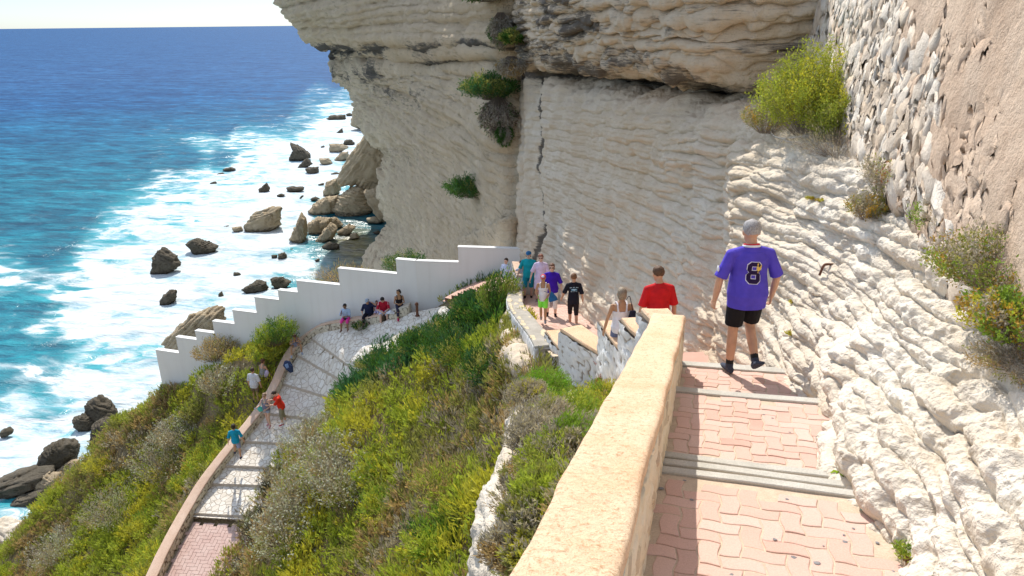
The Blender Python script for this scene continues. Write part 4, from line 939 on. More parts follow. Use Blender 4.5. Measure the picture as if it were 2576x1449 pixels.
# ---- shrubs one can tell apart on the slopes
def onhill(px0, py0, Dg):
    lo, hi = Dg*.6, Dg*1.6; best = None
    for D in np.linspace(lo, hi, 160):
        p = P(px0, py0, D)
        if p[2] < hgt(p[0], p[1]): return P(px0, py0, D)
    return P(px0, py0, Dg)
GREY = [(GR, 6), (SG, 2), (BN, 1)]; GREEN = [(BR, 3), (YG, 3), (LG_, 2), (OL, 1)]; DARK = [(DK, 3), (DB, 2), (OL, 1)]; OLV = [(OL, 3), (BR, 2), (BN, 2)]
HS = [  # px, py base, D, radius, height, palette, flowers, label
 (430,1190,35,1.5,1.5,GREY,150,'largest grey brown dry shrub with pale tufts on the seaward slope'),
 (455,1110,37,1.1,1.1,GREY,160,'grey shrub with pale flower heads above the largest dry shrub on the seaward slope'),
 (300,1300,36,1.35,1.2,GREY,0,'domed leafless grey shrub low on the seaward slope'),
 (175,1400,38,1.4,1.1,GREY,90,'grey shrub with whitish sprigs near the bottom left corner'),
 (560,985,35,.9,1.0,GREY,140,'white flowering shrub beside the man in the striped shirt'),
 (540,905,36,1.1,1.2,[(BN,3),(GR,3),(OL,1)],0,'brownish dry shrub against the left part of the white wall'),
 (690,866,33.8,1.0,1.3,[(DK,2),(BR,2),(LG_,2)],0,'tall green shrub against the white wall above the seated phone user'),
 (668,905,33.5,.9,1.0,GREEN,0,'bright yellow green shrub on the outer side of the parapet bend'),
 (530,1170,32,1.1,1.0,GREEN,0,'bright green shrub left of the boy in the blue shirt'),
 (480,1230,31,.9,.8,GREEN,0,'low yellow green shrub just outside the parapet below the boy'),
 (390,1330,31,1.1,.9,GREEN,0,'spreading lime green shrub beside the lower end of the parapet'),
 (270,1180,39,1.2,.8,[(YG,4),(OL,2)],0,'golden green shrub on the rim above the sea rocks'),
 (700,1245,26,.85,1.25,[((.1,.1,.08),4),(GR,3),(SG,2)],70,'dark grey shrub leaning over the cobbled path edge'),
 (655,1345,25,.85,1.1,[((.1,.1,.08),4),(GR,3),(SG,1)],30,'dark twiggy shrub at the corner where the path turns pink'),
 (790,1130,25.5,1.1,.9,GREY,260,'white flowering grey shrub highest on the middle slope'),
 (850,1180,24.5,1.1,.9,GREY,260,'broad white flowering shrub in the middle of the slope'),
 (775,1265,25,1.1,.95,GREY,200,'grey twiggy shrub with white flowers right of the dark shrub'),
 (740,1365,23.6,1.2,1.0,GREY,300,'large shrub densely dotted with white flowers low on the middle slope'),
 (880,1240,23,1.0,.9,GREY,220,'grey shrub speckled with white flowers beside the bright green heath'),
 (640,1430,23.4,.6,.6,GREY,90,'small white flowering shrub near the bottom edge by the pink path'),
 (960,1210,23,.9,.7,GREEN,0,'bright green heath clump in the centre of the slope'),
 (980,1290,20.5,1.0,.8,GREEN,0,'yellow green heath clump below the slope centre'),
 (1120,1380,16.2,.9,.75,[(BR,3),(DK,2),(LG_,3)],0,'fresh green shrub by the foot of the rock ledge'),
 (1150,1250,17.5,1.0,.8,OLV,0,'olive shrub in the hollow left of the rock ledge'),
 (1195,800,27.5,1.0,1.0,DARK,0,'dark green juniper spilling below the white rubble landing wall'),
 (1150,850,27.5,1.2,.9,DARK,0,'spreading dark juniper beside the bollard stretch of the path'),
 (1070,878,27.6,1.1,.8,DARK,0,'low juniper edging the cobbled path in front of the seated family'),
 (965,935,28.0,1.1,.8,DARK,0,'low juniper edging the cobbled path below the seated woman in pink'),
 (1180,900,25,1.5,1.0,DARK,0,'wide dark green shrub in the shade under the lower walk'),
 (1240,950,20.5,1.0,.9,DARK,0,'dark shrub tucked under the overhanging rock of the lower walk'),
 (1246,795,24.2,.7,1.6,[(DK,2),(OL,2),(LG_,2)],0,'tall feathery green shrub rising in front of the low wall'),
 (1300,840,21.5,.5,.8,[(OL,2),(YG,2)],0,'small yellow green shrub hanging below the tall feathery shrub'),
]
for k, (x0, y0, d0, rad, h, pal, fl, lab) in enumerate(HS):
    p = onhill(x0, y0, d0) if k < 30 else P(x0, y0, d0); p = np.array([p[0], p[1], p[2]-.05]); s_ = 1.0
    gk = 1.22 if pal is GREY else .95; shrub('shrub', lab, p, rad*gk, h*gk, pal, 500+k, 230, 20, .12, .014, (.2, .1), .65, fl, group='shrubs on the hillside', tw=.008, twc=(.24, .2, .17) if pal is GREY else (.16, .12, .08))
shrub('shrub', 'round green shrub behind the highest step of the white wall', P(1020, 690, 34.0), 1.0, 1.1, DARK, 600, 180, 20, .1, .014, (0, 0), .6)
shrub('dry_grass', 'patch of dry brown grass behind the upper steps of the white wall', P(862, 722, 36.5), 1.5, 1.15, [(BN,3),((.3,.24,.13),3),(OL,1)], 601, 240, 10, .18, .008, (.05, 0), .9, cat='grass patch', squash=.6)
shrub('seat_weed', 'small green weed growing at the foot of the seat ledge', Pz(905, 832, -12.9), .3, .45, DARK, 602, 40, 14, .1, .014, cat='weed')
# cliff face shrubs
def onclf(x0, y0, dflt):
    pxs, pys, Ds = proj(S2d); i = np.argmin((pxs-x0)**2+(pys-y0)**2+ (pxs < 700)*1e6); p = S2d.reshape(-1, 3)[i]; return p
for (x0, y0, rad, h, hang, pal, lab, sd) in [
 (1240,250,1.25,1.15,False,DARK,'large green shrub growing from the shaded cliff face',1),(1262,240,.8,1.7,True,[(GR,3),(DK,1),((.2,.15,.14),2)],'withered grey growth hanging below the large cliff shrub',2),(1276,305,.35,.9,True,[(DK,2),(GR,2)],'narrow trailing plant at the end of the hanging cliff growth',3),
 (1190,492,1.4,1.15,False,DARK,'lower green shrub growing alone on the shaded cliff face',4),(1232,8,1.0,.5,False,[(DK,2),(GR,2)],'dark shrub on the highest cliff ledge',5),(1262,30,.5,1.3,True,[(GR,3),(DK,1)],'grey brown growth hanging in the gully at the top of the cliff',6),
 (1310,112,.7,.55,False,[(DK,2),(OL,2)],'green shrub in the gully below the top of the cliff',7),(1292,140,.55,.7,True,[(GR,3),(BN,1)],'dry purplish growth below the gully shrub',8)]:
    p = onclf(x0, y0, 36) if sd < 7 else P(x0, y0, 29.2); p = p+np.array([-.1, -.35, 0])
    shrub('cliff_shrub', lab, p, rad, h, pal, 620+sd, 340, 26, .13, .019, (0, -.25), .55, hang=hang, group='shrubs on the cliff face')
# ---- near shrubs, finer leaves
def oncl(x0, y0):
    pxs, pys, Ds = proj(S1d); m = (pxs-x0)**2+(pys-y0)**2+(Ds > 14)*1e5*0; i = np.argmin(m); return S1d.reshape(-1, 3)[i]
SAM = [(YG, 3), ((.33,.38,.06), 3), (BR, 2), (OL, 1)]
def near_(lab, x0, y0, rad, h, pal, sd, nst=220, nl=46, ll=.035, lw=.007, lean=(0, -.15), fl=0, up=.5, cat='shrub', p=None, name='shrub', tw=.003, twc=(.3, .25, .21), dz=-.03, hang=False, squash=1, t0=.3):
    q = oncl(x0, y0) if p is None else p; shrub(name, lab, (q[0], q[1], q[2]+dz), rad, h, pal, sd, nst, nl, ll, lw, lean, up, fl, cat=cat, tw=tw, twc=twc, hang=hang, squash=squash, t0=t0)
near_('large yellow green shrub on the rock shelf beside the rubble wall', 0, 0, .72, 1.12, SAM, 701, 420, 60, .045, .008, lean=(.08, .0), p=P(2030, 335, 9.9))
near_('right half of the shelf thicket with lower bright green sprays', 0, 0, .52, .75, SAM, 702, 300, 60, .045, .008, lean=(.1, -.1), p=P(2135, 365, 9.2))
near_('tangled bare grey twigs below the large shelf shrub', 0, 0, .62, .34, [(GR, 5), ((.2,.16,.14), 3)], 703, 330, 12, .05, .002, p=P(2110, 388, 8.8), lean=(0, -.3), up=.8)
near_('small olive bush at the left end of the shelf thicket', 0, 0, .35, .5, [(OL, 3), (OR, 1), (GR, 2)], 704, 150, 30, .035, .006, p=P(1925, 330, 10.7))
near_('orange and lilac cushion plant under the shelf thicket', 0, 0, .17, .2, [(OR, 3), ((.4,.36,.4), 3), (OL, 1)], 705, 140, 30, .022, .006, p=P(2200, 412, 8.0), cat='cushion plant')
near_('reddish heath bush against the foot of the rubble wall', 0, 0, .42, .5, [(RD, 2), (OL, 3), (GR, 3)], 706, 220, 30, .035, .005, p=P(2285, 492, 7.0))
near_('small orange tipped bush on the pale rock', 0, 0, .2, .3, [(OR, 2), (OL, 2), (GR, 3)], 707, 130, 30, .025, .005, p=P(2180, 545, 7.1))
near_('fern like light green sprigs with dry twigs on the rock', 0, 0, .26, .4, [(LG_, 3), (GR, 3)], 708, 60, 36, .03, .004, p=P(2365, 590, 5.9), up=.4)
near_('dry grey twiggy bush right of the fern like sprigs', 0, 0, .3, .26, [(GR, 5), (BN, 1)], 709, 160, 10, .03, .003, p=P(2430, 590, 5.7), up=.7)
near_('tall plant growing from the rendered wall high on the right', 0, 0, .085, .36, [(LG_, 3), (YG, 2), (OR, 1)], 710, 90, 30, .03, .009, p=wplane(2338, 128)+np.array([-.12, 0, 0]), lean=(-.1, 0), cat='wall plant', name='wall_plant')
near_('olive and orange bush at the right edge of the rock', 0, 0, .36, .42, [(OL, 3), (OR, 1), (LG_, 2), (GR, 3)], 711, 260, 34, .028, .005, p=P(2500, 720, 4.75), lean=(-.3, -.2))
near_('brighter bush below the one at the right edge', 0, 0, .28, .34, [(LG_, 3), (OR, 2), (YG, 2), (GR, 2)], 712, 220, 34, .028, .006, p=P(2560, 850, 4.25), lean=(-.3, -.2))
near_('grey withered branches hanging at the right edge of the rock', 0, 0, .26, .14, [(GR, 4), (BN, 2), (OL, 1)], 713, 150, 26, .028, .003, p=P(2580, 925, 4.15), lean=(-.5, -.2))
near_('small green tuft where the rock meets the highest paving', 0, 0, .09, .1, [(LG_, 3), (BR, 2)], 714, 50, 20, .018, .005, p=G(2038, 985), cat='weed', name='weed')
near_('low green weed between the rock and the pavers', 0, 0, .07, .08, [(LG_, 3), (BR, 2)], 715, 40, 18, .018, .005, p=G(2060, 1025), cat='weed', name='weed')
near_('leafy green plant growing at the rock foot by the triple step', 0, 0, .09, .2, [(LG_, 4), ((.3,.45,.05), 3)], 716, 34, 14, .045, .014, p=G(2142, 1222), cat='plant', name='leafy_plant', up=.3)
near_('thin sprig above the leafy plant at the rock foot', 0, 0, .05, .16, [(LG_, 3), (RD, 1)], 717, 16, 16, .025, .006, p=G(2150, 1180), cat='plant', name='leafy_plant')
near_('mossy green clump at the bottom of the rock by the nearest pavers', 0, 0, .1, .1, [(BR, 3), (LG_, 2)], 718, 90, 22, .02, .004, p=G(2305, 1395, .04), cat='weed', name='weed')
near_('dead brown leaves under the mossy clump', 0, 0, .07, .04, [((.2,.12,.06), 3)], 719, 24, 6, .04, .014, p=G(2335, 1425, .04), cat='leaf litter', name='dead_leaves')
for k, (x0, y0) in enumerate([(2040, 505), (2065, 511), (1997, 765), (1990, 845)]):
    q = oncl(x0, y0); near_(['tiny yellow moss tuft on the pale rock above the man', 'second yellow moss tuft just right of the first', 'tiny green sprout on the rock right of the man', 'smallest sprout low on the rock right of the man'][k], 0, 0, .06, .035, [(YG, 2), ((.4, .3, .03), 2)], 730+k, 40, 14, .012, .004, p=q, dz=.01, cat='moss tuft', name='moss_tuft')
# ledge shrubs outside the parapet
def onled(x0, y0):
    pxs, pys, Ds = proj(S3d); i = np.argmin((pxs-x0)**2+(pys-y0)**2); return S3d.reshape(-1, 3)[i]
LEDS = [
 (1355,985,.5,.6,[(LG_,4),((.2,.42,.04),3)],'vivid green bush at the foot of the white rubble wall'),
 (1310,990,.35,.35,[(GR,5),(YG,1)],'grey dry bush left of the vivid green bush'),
 (1430,1075,.55,.5,[(LG_,3),(BR,3)],'green feathery bush on the ledge below the white rubble'),
 (1500,1045,.42,.52,[(YG,3),(LG_,3),(BN,1)],'yellow green bush touching the outside of the parapet'),
 (1530,965,.3,.34,[(RD,2),(BN,2),(OL,1)],'rusty seed head bush against the outside of the parapet'),
 (1360,1085,.4,.42,[(GR,5),(OL,1)],'twiggy grey bush in the middle of the ledge'),
 (1445,1145,.4,.36,[(GR,3),(LG_,2)],'grey branches with green tips beside the parapet'),
 (1345,1130,.35,.4,[(GR,5)],'bare lilac grey twigs on the ledge rim'),
 (1400,1190,.4,.34,[(BR,2),(OL,3),(GR,2)],'olive bush on the ledge beside the middle of the parapet'),
 (1355,1230,.36,.3,[(OL,2),(BN,2),(GR,3)],'brown olive bush on the ledge rim'),
 (1390,1270,.34,.3,[(BR,3),(OL,2)],'green bush low on the ledge'),
 (1360,1330,.32,.26,[(GR,3),(OL,2),(YG,1)],'sparse bush near the bottom of the ledge'),
 (1305,1400,.3,.24,[(GR,3),(BN,3)],'dry brown bush at the very bottom of the ledge'),
 (1350,1410,.25,.2,[(OL,2),(YG,2),(GR,1)],'small olive bush beside the bottom of the parapet')]
for k, (x0, y0, rad, h, pal, lab) in enumerate(LEDS):
    near_(lab, 0, 0, rad*.9, h, pal, 750+k, 240, 34, .05, .006, p=onled(x0, y0), lean=(.15, 0), up=.6, tw=.003)
for k in range(18):
    q = onled(1270+(k*37) % 230, 1010+(k*53) % 430); near_('low dry grass tussock between the ledge bushes', 0, 0, .22, .16, [(OL, 2), (BN, 3), (GR, 2)], 780+k % 4, 70, 14, .05, .004, p=q, cat='grass tussock', name='grass_tussock', up=.8)
    bpy.data.objects[-1] if False else None
for o in COL.objects:
    if o.name.startswith('grass_tussock'): o['group'] = 'grass tussocks on the ledge'
# bleached driftwood branches and the iron hook
def tube(pts, rad, n=7):
    pts = np.array(pts, float); V = []; 
    T = np.gradient(pts, axis=0); T /= np.linalg.norm(T, axis=1, keepdims=True); rad = np.interp(np.linspace(0, 1, len(pts)), np.linspace(0, 1, len(rad)), rad) if hasattr(rad, '__len__') else np.full(len(pts), rad)
    up = np.array([.3, .2, 1.]); up /= np.linalg.norm(up)
    for k in range(len(pts)):
        a = np.cross(T[k], up); a /= np.linalg.norm(a)+1e-9; b = np.cross(a, T[k])
        for j in range(n): th = 2*math.pi*j/n; V.append(pts[k]+(a*math.cos(th)+b*math.sin(th))*rad[k])
    Fc = [(k*n+j, k*n+(j+1) % n, (k+1)*n+(j+1) % n, (k+1)*n+j) for k in range(len(pts)-1) for j in range(n)]+[tuple(range(n))[::-1], tuple((len(pts)-1)*n+j for j in range(n))]
    return V, Fc, [0]*len(V)
MDW = plain('bleached_wood', (.42, .38, .34), (.58, .54, .49), 12, .5, .004)
oc_ = lambda x, y: oncl(x, y)+np.array([-.03, -.09, .05])
b1 = smoothline([oc_(1932, 322), oc_(1942, 345), oc_(1968, 355), oc_(2005, 352), oc_(2050, 345)], 5); b2 = smoothline([oc_(1950, 350), oc_(1985, 364), oc_(2025, 372)], 5); b3 = smoothline([oc_(1975, 354), oc_(1960, 366), oc_(1955, 378)], 5)
V, Fc, _ = join([tube(b1, [.012, .014, .006]), tube(b2, [.014, .006]), tube(b3, [.01, .004])]); tag(mk('dead_branch', V, Fc, MDW), 'bleached forked dead branch lying on the shelf below the large shrub', 'branch')
MRU = plain('rusty_iron', (.13, .06, .04), (.2, .09, .05), 30, .7, .004)
h = oncl(2085, 668); hp = [h+np.array([.1, .02, .0]), h+np.array([-.04, -.02, .02]), h+np.array([-.08, -.04, .0]), h+np.array([-.10, -.05, -.05]), h+np.array([-.11, -.05, -.09])]
V, Fc, _ = tube(smoothline(hp, 5), .013); tag(mk('iron_hook', V, Fc, MRU), 'bent rusty iron bar sticking out of the pale rock', 'hook')
# ================================================================ SEA ROCKS
def sease(x, y): return Pz(x, y, SEA)
def boulder(name, label, out, mat=None, tilt=(.5, 0), thick=.8, seed=0, group=None, sub=5, D=None, T=None, sink=.0, kind=None, amp=1.0):
    out = np.array(out, float); c = out.mean(0); yb = out[:, 1].max(); 
    if D is None: D = proj(sease(c[0], yb-.18*(yb-out[:, 1].min())))[2]; D = float(D)
    ang = np.arctan2(-(out[:, 1]-c[1]), out[:, 0]-c[0]); rr = np.hypot(out[:, 0]-c[0], out[:, 1]-c[1]); o = np.argsort(ang); ang = ang[o]; rr = rr[o]
    a2 = np.r_[ang-2*math.pi, ang, ang+2*math.pi]; r2 = np.tile(rr, 3)
    bm = bmesh.new(); bmesh.ops.create_icosphere(bm, subdivisions=sub, radius=1); n = np.array([v.co[:] for v in bm.verts]); Fc = [tuple(v.index for v in f.verts) for f in bm.faces]; bm.free()
    th = np.arctan2(n[:, 2], n[:, 0]); cs = np.sqrt(n[:, 0]**2+n[:, 2]**2); pg = out-c; pg[:, 1] *= -1; k = np.zeros(len(th)); dx_, dy_ = np.cos(th), np.sin(th)
    for i_ in range(len(pg)):
        p0, p1 = pg[i_], pg[(i_+1) % len(pg)]; e0, e1 = p1-p0; den = dx_*e1-dy_*e0; den = np.where(abs(den) < 1e-9, 1e-9, den); tt_ = (p0[0]*e1-p0[1]*e0)/den; uu_ = (p0[0]*dy_-p0[1]*dx_)/den
        ok_ = (tt_ > 0) & (uu_ >= -1e-6) & (uu_ <= 1+1e-6); k = np.where(ok_ & (tt_ > k), tt_, k)
    k = np.where(k <= 0, np.interp(th, a2, r2), k)*D/F
    right = MN[:, 0]; up = MN[:, 1]; upw = np.array([0, 0, 1.0])*.35+up*.65; fw = np.array([0, 1, 0.])
    cs2 = np.power(cs, .6); sz = rr.mean()*D/F; cen = P(c[0], c[1], D)
    V = cen+right*(np.cos(th)*cs2*k)[:, None]+up*(np.sin(th)*cs2*k)[:, None]+fw*(n[:, 1]*sz*thick)[:, None]
    T = T or sz*.16; nn = V-cen; nn /= np.linalg.norm(nn, axis=1, keepdims=True)+1e-9; ax = np.array([math.sin(tilt[0]), tilt[1], math.cos(tilt[0])]); 
    Q = V.copy(); h = V@ax; e1_ = np.cross(ax, [0, 1, 0.1]); e1_ /= np.linalg.norm(e1_); e2_ = np.cross(ax, e1_); Q = np.stack([V@e1_, V@e2_, h], 1)
    s, _ = strata(Q, T, seed, .2, .2, .45); V = V+nn*((s-.5)*T*1.5*amp+(abs(fbm(V/sz*1.3, 3, seed))-.2)*sz*-.22*amp+fbm(V/sz*5, 4, seed+4)*sz*.07*amp)[:, None]
    st = np.clip(.9-(V[:, 2]-SEA)/(sz*.5+.5), 0, .75)
    ob = mk(name, V, Fc, mat or MR_sea, attrs={'stain_shade': st, 'tone': np.full(len(V), .5 if mat is MR_tan else 0)})
    if kind: tag(ob, kind=kind)
    else: tag(ob, label, 'rock', group)
    return ob
GS = 'rocks standing in the surf'
BL = [
 ('tall fin shaped rock with a sharp peak standing farthest out in the surf',[(731,359),(752,368),(778,386),(783,396),(772,400),(748,412),(728,401),(737,379)],.9),
 ('rounded rock leaning on the right of the tall far fin',[(772,396),(787,412),(763,427),(747,423)],.6),
 ('dark squarish rock in front of the tall far fin',[(767,423),(800,420),(802,431),(793,440),(774,436)],.2),
 ('blocky dark rock nearest the slab tip',[(829,362),(859,362),(878,370),(855,384),(830,386)],.2),
 ('arched rock just above the blocky dark rock',[(865,353),(881,350),(893,360),(887,366),(864,366)],.3),
 ('rock with a white splash touching the sloping slab',[(841,401),(859,383),(876,381),(878,397),(863,407),(844,408)],.7),
 ('flat dark rock between the far fin and the slab',[(802,399),(826,398),(836,409),(833,416),(811,416)],.2),
 ('long low reef farthest away below the white headland',[(820,299),(833,290),(867,289),(870,301),(844,304)],.2),
 ('small peaked rock in front of the farthest reef',[(846,334),(861,322),(863,335),(848,338)],.5),
 ('small upright rock in the middle of the foam',[(650,477),(670,460),(679,475),(672,488),(654,486)],.8),
 ('long low flat rock right of the small upright rock',[(718,473),(730,469),(764,470),(763,479),(730,483)],.1),
 ('big pale ridged boulder in the middle of the foam',[(613,571),(641,534),(678,521),(706,521),(704,568),(670,588),(622,586)],-.35),
 ('low dark rock at the foot of the big pale ridged boulder',[(583,572),(605,570),(612,580),(590,584)],.1),
 ('slim leaning blade of pale rock by the cove',[(757,536),(770,549),(773,586),(767,620),(748,618),(728,601),(741,579)],1.3),
 ('upper tilted slab of the cove cluster',[(772,566),(796,547),(830,549),(833,560),(804,594),(781,594)],.8),
 ('long diagonal slab in front of the cove cluster',[(789,612),(830,560),(848,575),(841,597),(811,614)],.8),
 ('small slab at the right of the cove cluster',[(826,549),(844,547),(863,566),(848,577)],-.6),
 ('brown pointed slab behind the cove shallows',[(848,583),(878,564),(894,571),(878,594),(855,594)],.6),
 ('flat dark rock awash at the mouth of the cove',[(809,620),(826,610),(854,616),(852,627),(826,629)],.1),
 ('dark brown boulder beside the pointed cove slab',[(880,590),(896,586),(905,597),(881,603)],.3),
 ('flat pale rock in the cove shallows at the cliff foot',[(922,549),(944,546),(967,555),(959,561),(926,560)],.1),
 ('single small dark rock in the green cove',[(937,585),(952,579),(958,586),(948,590)],.1),
 ('left ball shaped rock of the close pair',[(683,642),(697,641),(697,650),(685,650)],.3),
 ('right and larger ball shaped rock of the close pair',[(700,639),(715,635),(722,645),(715,653),(700,652)],.3),
 ('dark pyramid shaped rock in the left foam',[(381,691),(390,642),(407,622),(444,645),(453,666),(429,686),(387,697)],.4),
 ('flat topped rock behind the dark pyramid',[(467,612),(489,600),(526,612),(548,621),(537,635),(504,642),(489,639)],-.4),
 ('small lone rock between the pyramid and the white wall',[(587,686),(601,686),(608,693),(589,695)],.2),
 ('dark wedge rock just above the white wall steps',[(608,727),(646,706),(670,710),(674,727),(649,736),(625,737)],.4),
 ('ridged rock right of the dark wedge above the wall steps',[(682,700),(706,697),(732,710),(718,725),(697,728),(685,715)],-.4),
 ('upright oval rock left of the white wall',[(404,754),(417,736),(432,728),(443,733),(441,754),(426,770),(405,770)],1.2),
 ('little stump rock near the upper steps of the wall',[(550,739),(557,733),(563,748),(550,750)],1.2),
 ('tallest dark rock at the foot of the slope',[(219,1015),(228,1003),(247,999),(275,1019),(290,1043),(289,1063),(262,1072),(228,1060)],.5),
 ('smaller dark rock joined to the left of the tallest one',[(185,1051),(207,1043),(223,1052),(237,1080),(215,1087),(191,1071)],.3),
 ('rough rock below the tallest dark rock at the slope edge',[(239,1062),(271,1055),(287,1067),(270,1120),(227,1127)],.7),
 ('broad dark boulder alone at the lower left shore',[(98,1159),(115,1127),(151,1109),(179,1109),(195,1131),(183,1165),(135,1187),(115,1179)],.5),
 ('long layered slab reaching the left edge of the picture',[(-30,1215),(0,1205),(60,1191),(127,1183),(125,1205),(60,1245),(5,1245),(-30,1235)],-.3),
 ('flat rock awash below the long layered slab',[(20,1270),(40,1252),(107,1236),(104,1256),(40,1274)],-.2),
 ('pale rounded rock beside the long layered slab',[(92,1210),(119,1191),(151,1191),(147,1230),(119,1252),(96,1238)],.3),
 ('narrow rock strip above the pale rounded rock',[(143,1182),(175,1159),(199,1159),(171,1191),(151,1194)],-.5),
]
for k, (lab, out, tl) in enumerate(BL):
    a = np.array(out); area = np.ptp(a[:, 0])*np.ptp(a[:, 1]); pale = 'pale' in lab or 'slab' in lab and k < 30
    boulder('sea_rock', lab, out, MR_tan if pale else MR_sea, (tl, .15), .8, 40+k, GS, 5 if area > 700 else 4)
for k, out in enumerate([[(696,490),(708,487),(720,492),(700,495)],[(752,499),(760,491),(765,493),(757,500)],[(781,499),(793,495),(805,500),(785,506)],[(800,464),(812,460),(818,463),(803,468)],[(831,437),(845,433),(858,437),(840,441)],[(728,627),(736,625),(738,630),(729,631)],[(806,369),(814,366),(818,370),(808,372)],[(792,654),(801,650),(806,655),(795,658)],[(556,424),(580,421),(598,428),(570,432)],[(528,460),(541,456),(547,461),(533,465)],[(545,437),(560,434),(566,438),(550,441)],[(868,287),(880,284),(892,290),(875,293)],[(560,570),(575,567),(578,573),(565,575)],[(0,1085),(20,1075),(35,1090),(10,1100)]]):
    boulder('small_sea_rock', 'small dark rock barely rising from the foam', out, MR_sea, (.3, .1), .9, 90+k, 'small rocks awash in the surf', 3)
boulder('wall_slab', 'huge ridged slab of rock standing behind the left steps of the white wall', [(416,905),(418,860),(440,830),(489,787),(540,774),(560,778),(566,830),(520,900),(450,930)], MR_tan, (-.75, .1), .6, 131, None, 6, amp=1.0, T=.55)
boulder('fallen_slab', 'tall pale block standing at the left end of the cliff foot', [(813,483),(822,457),(848,449),(857,475),(848,494),(815,499)], MR_tan, (1.2, .1), .8, 132, None, 5)
boulder('fallen_slab', 'tilted slab under the tall pale block', [(776,531),(789,512),(826,494),(855,492),(845,534),(811,545),(781,542)], MR_tan, (.7, .1), .8, 133, None, 5)
boulder('fallen_boulder', 'largest rounded banded boulder at the cliff foot', [(837,527),(852,497),(885,471),(911,468),(944,523),(930,538),(896,549),(859,549)], MR_tan, (.2, .1), .9, 134, None, 6, amp=.7)
boulder('sloping_slab', 'great sloping rock slab with green streaks leaning on the cliff', [(846,450),(889,379),(930,325),(960,338),(1000,380),(1010,450),(985,500),(926,490),(900,462),(862,468)], MR_tan, (-.9, .1), .5, 135, None, 6, D=188, amp=.8, T=1.0)
boulder('fallen_block', 'shaded brown block between the banded boulder and the cliff', [(915,480),(974,470),(1000,546),(965,556),(940,530)], MR_tan, (.7, .1), .8, 136, None, 5, D=172)
boulder('shore_rock', 'pale split rock on the shore in the bottom left corner', [(-20,1320),(0,1310),(30,1325),(55,1334),(62,1350),(40,1390),(-20,1400)], MR_near, (.6, .1), .9, 137, None, 5, D=56)
hd = boulder('headland', None, [(925,225),(902,245),(888,280),(882,318),(900,324),(930,322),(990,330),(1000,230)], MR_tan, (.05, .05), .6, 138, None, 5, D=330, kind='structure', amp=.5)
# white surf collar is part of the sea; bollard
def lathe(prof, n=18):
    V = [(r_*math.cos(2*math.pi*k/n), r_*math.sin(2*math.pi*k/n), z) for r_, z in prof for k in range(n)]
    Fc = [(i*n+k, i*n+(k+1) % n, (i+1)*n+(k+1) % n, (i+1)*n+k) for i in range(len(prof)-1) for k in range(n)]+[tuple(range(n))[::-1], tuple((len(prof)-1)*n+k for k in range(n))]
    return V, Fc
bb = Pz(1050, 794, -11.78); T8 = empty('bollard', (bb[0], bb[1], bb[2]-.02), 0, 'short rusty brown iron bollard with a ball top on the cobbles', 'bollard')
V, Fc = lathe([(.1, 0), (.1, .03), (.062, .05), (.055, .42), (.06, .44), (.04, .46)]); mk('post', V, Fc, MRU, T8)
V, Fc = lathe([(.025, .455), (.06, .48), (.08, .53), (.075, .58), (.045, .62), (.01, .632)]); mk('ball', V, Fc, MRU, T8)
# ================================================================ PEOPLE
def V3(*a): return np.array(a, float)
def unit(v): v = np.asarray(v, float); return v/(np.linalg.norm(v)+1e-9)
class Blob:
    def __init__(s): s.V = []; s.F = []
    def loft(s, cs, rx, ry, right=None, n=14, capr=True):
        """rings at points cs with half widths rx (along right) and ry"""
        cs = np.array(cs, float); T = np.gradient(cs, axis=0); T /= np.linalg.norm(T, axis=1, keepdims=True)+1e-9; b = len(s.V)
        right = V3(1, 0, 0) if right is None else np.asarray(right, float)
        rx = np.array(rx, float)*np.ones(len(cs)); ry = np.array(ry, float)*np.ones(len(cs))
        for k in range(len(cs)):
            a = right-T[k]*np.dot(right, T[k])
            if np.linalg.norm(a) < .2: a = V3(0, 1, 0)-T[k]*T[k][1]
            a = unit(a); c = np.cross(T[k], a)
            for j in range(n): th = 2*math.pi*j/n; s.V.append(cs[k]+a*math.cos(th)*rx[k]+c*math.sin(th)*ry[k])
        for k in range(len(cs)-1):
            for j in range(n): s.F.append((b+k*n+j, b+k*n+(j+1) % n, b+(k+1)*n+(j+1) % n, b+(k+1)*n+j))
        s.F.append(tuple(b+j for j in range(n))[::-1]); s.F.append(tuple(b+(len(cs)-1)*n+j for j in range(n)))
    def ball(s, c, r, M=None):
        bm = bmesh.new(); bmesh.ops.create_icosphere(bm, subdivisions=3, radius=1); b = len(s.V); r = np.array(r, float)*np.ones(3)
        for v in bm.verts:
            p = np.array(v.co[:])*r; p = M@p if M is not None else p; s.V.append(np.asarray(c)+p)
        for f in bm.faces: s.F.append(tuple(b+v.index for v in f.verts))
        bm.free()
    def limb(s, a, m, c, r, n=10):
        """three joints, radii list of 5 along a-m-c"""
        a, m, c = map(np.asarray, (a, m, c)); s.loft([a, (a+m)/2, m, (m+c)/2, c], r, r, n=n)
        s.ball(a, r[0]); s.ball(m, r[2]*.98); s.ball(c, r[4])
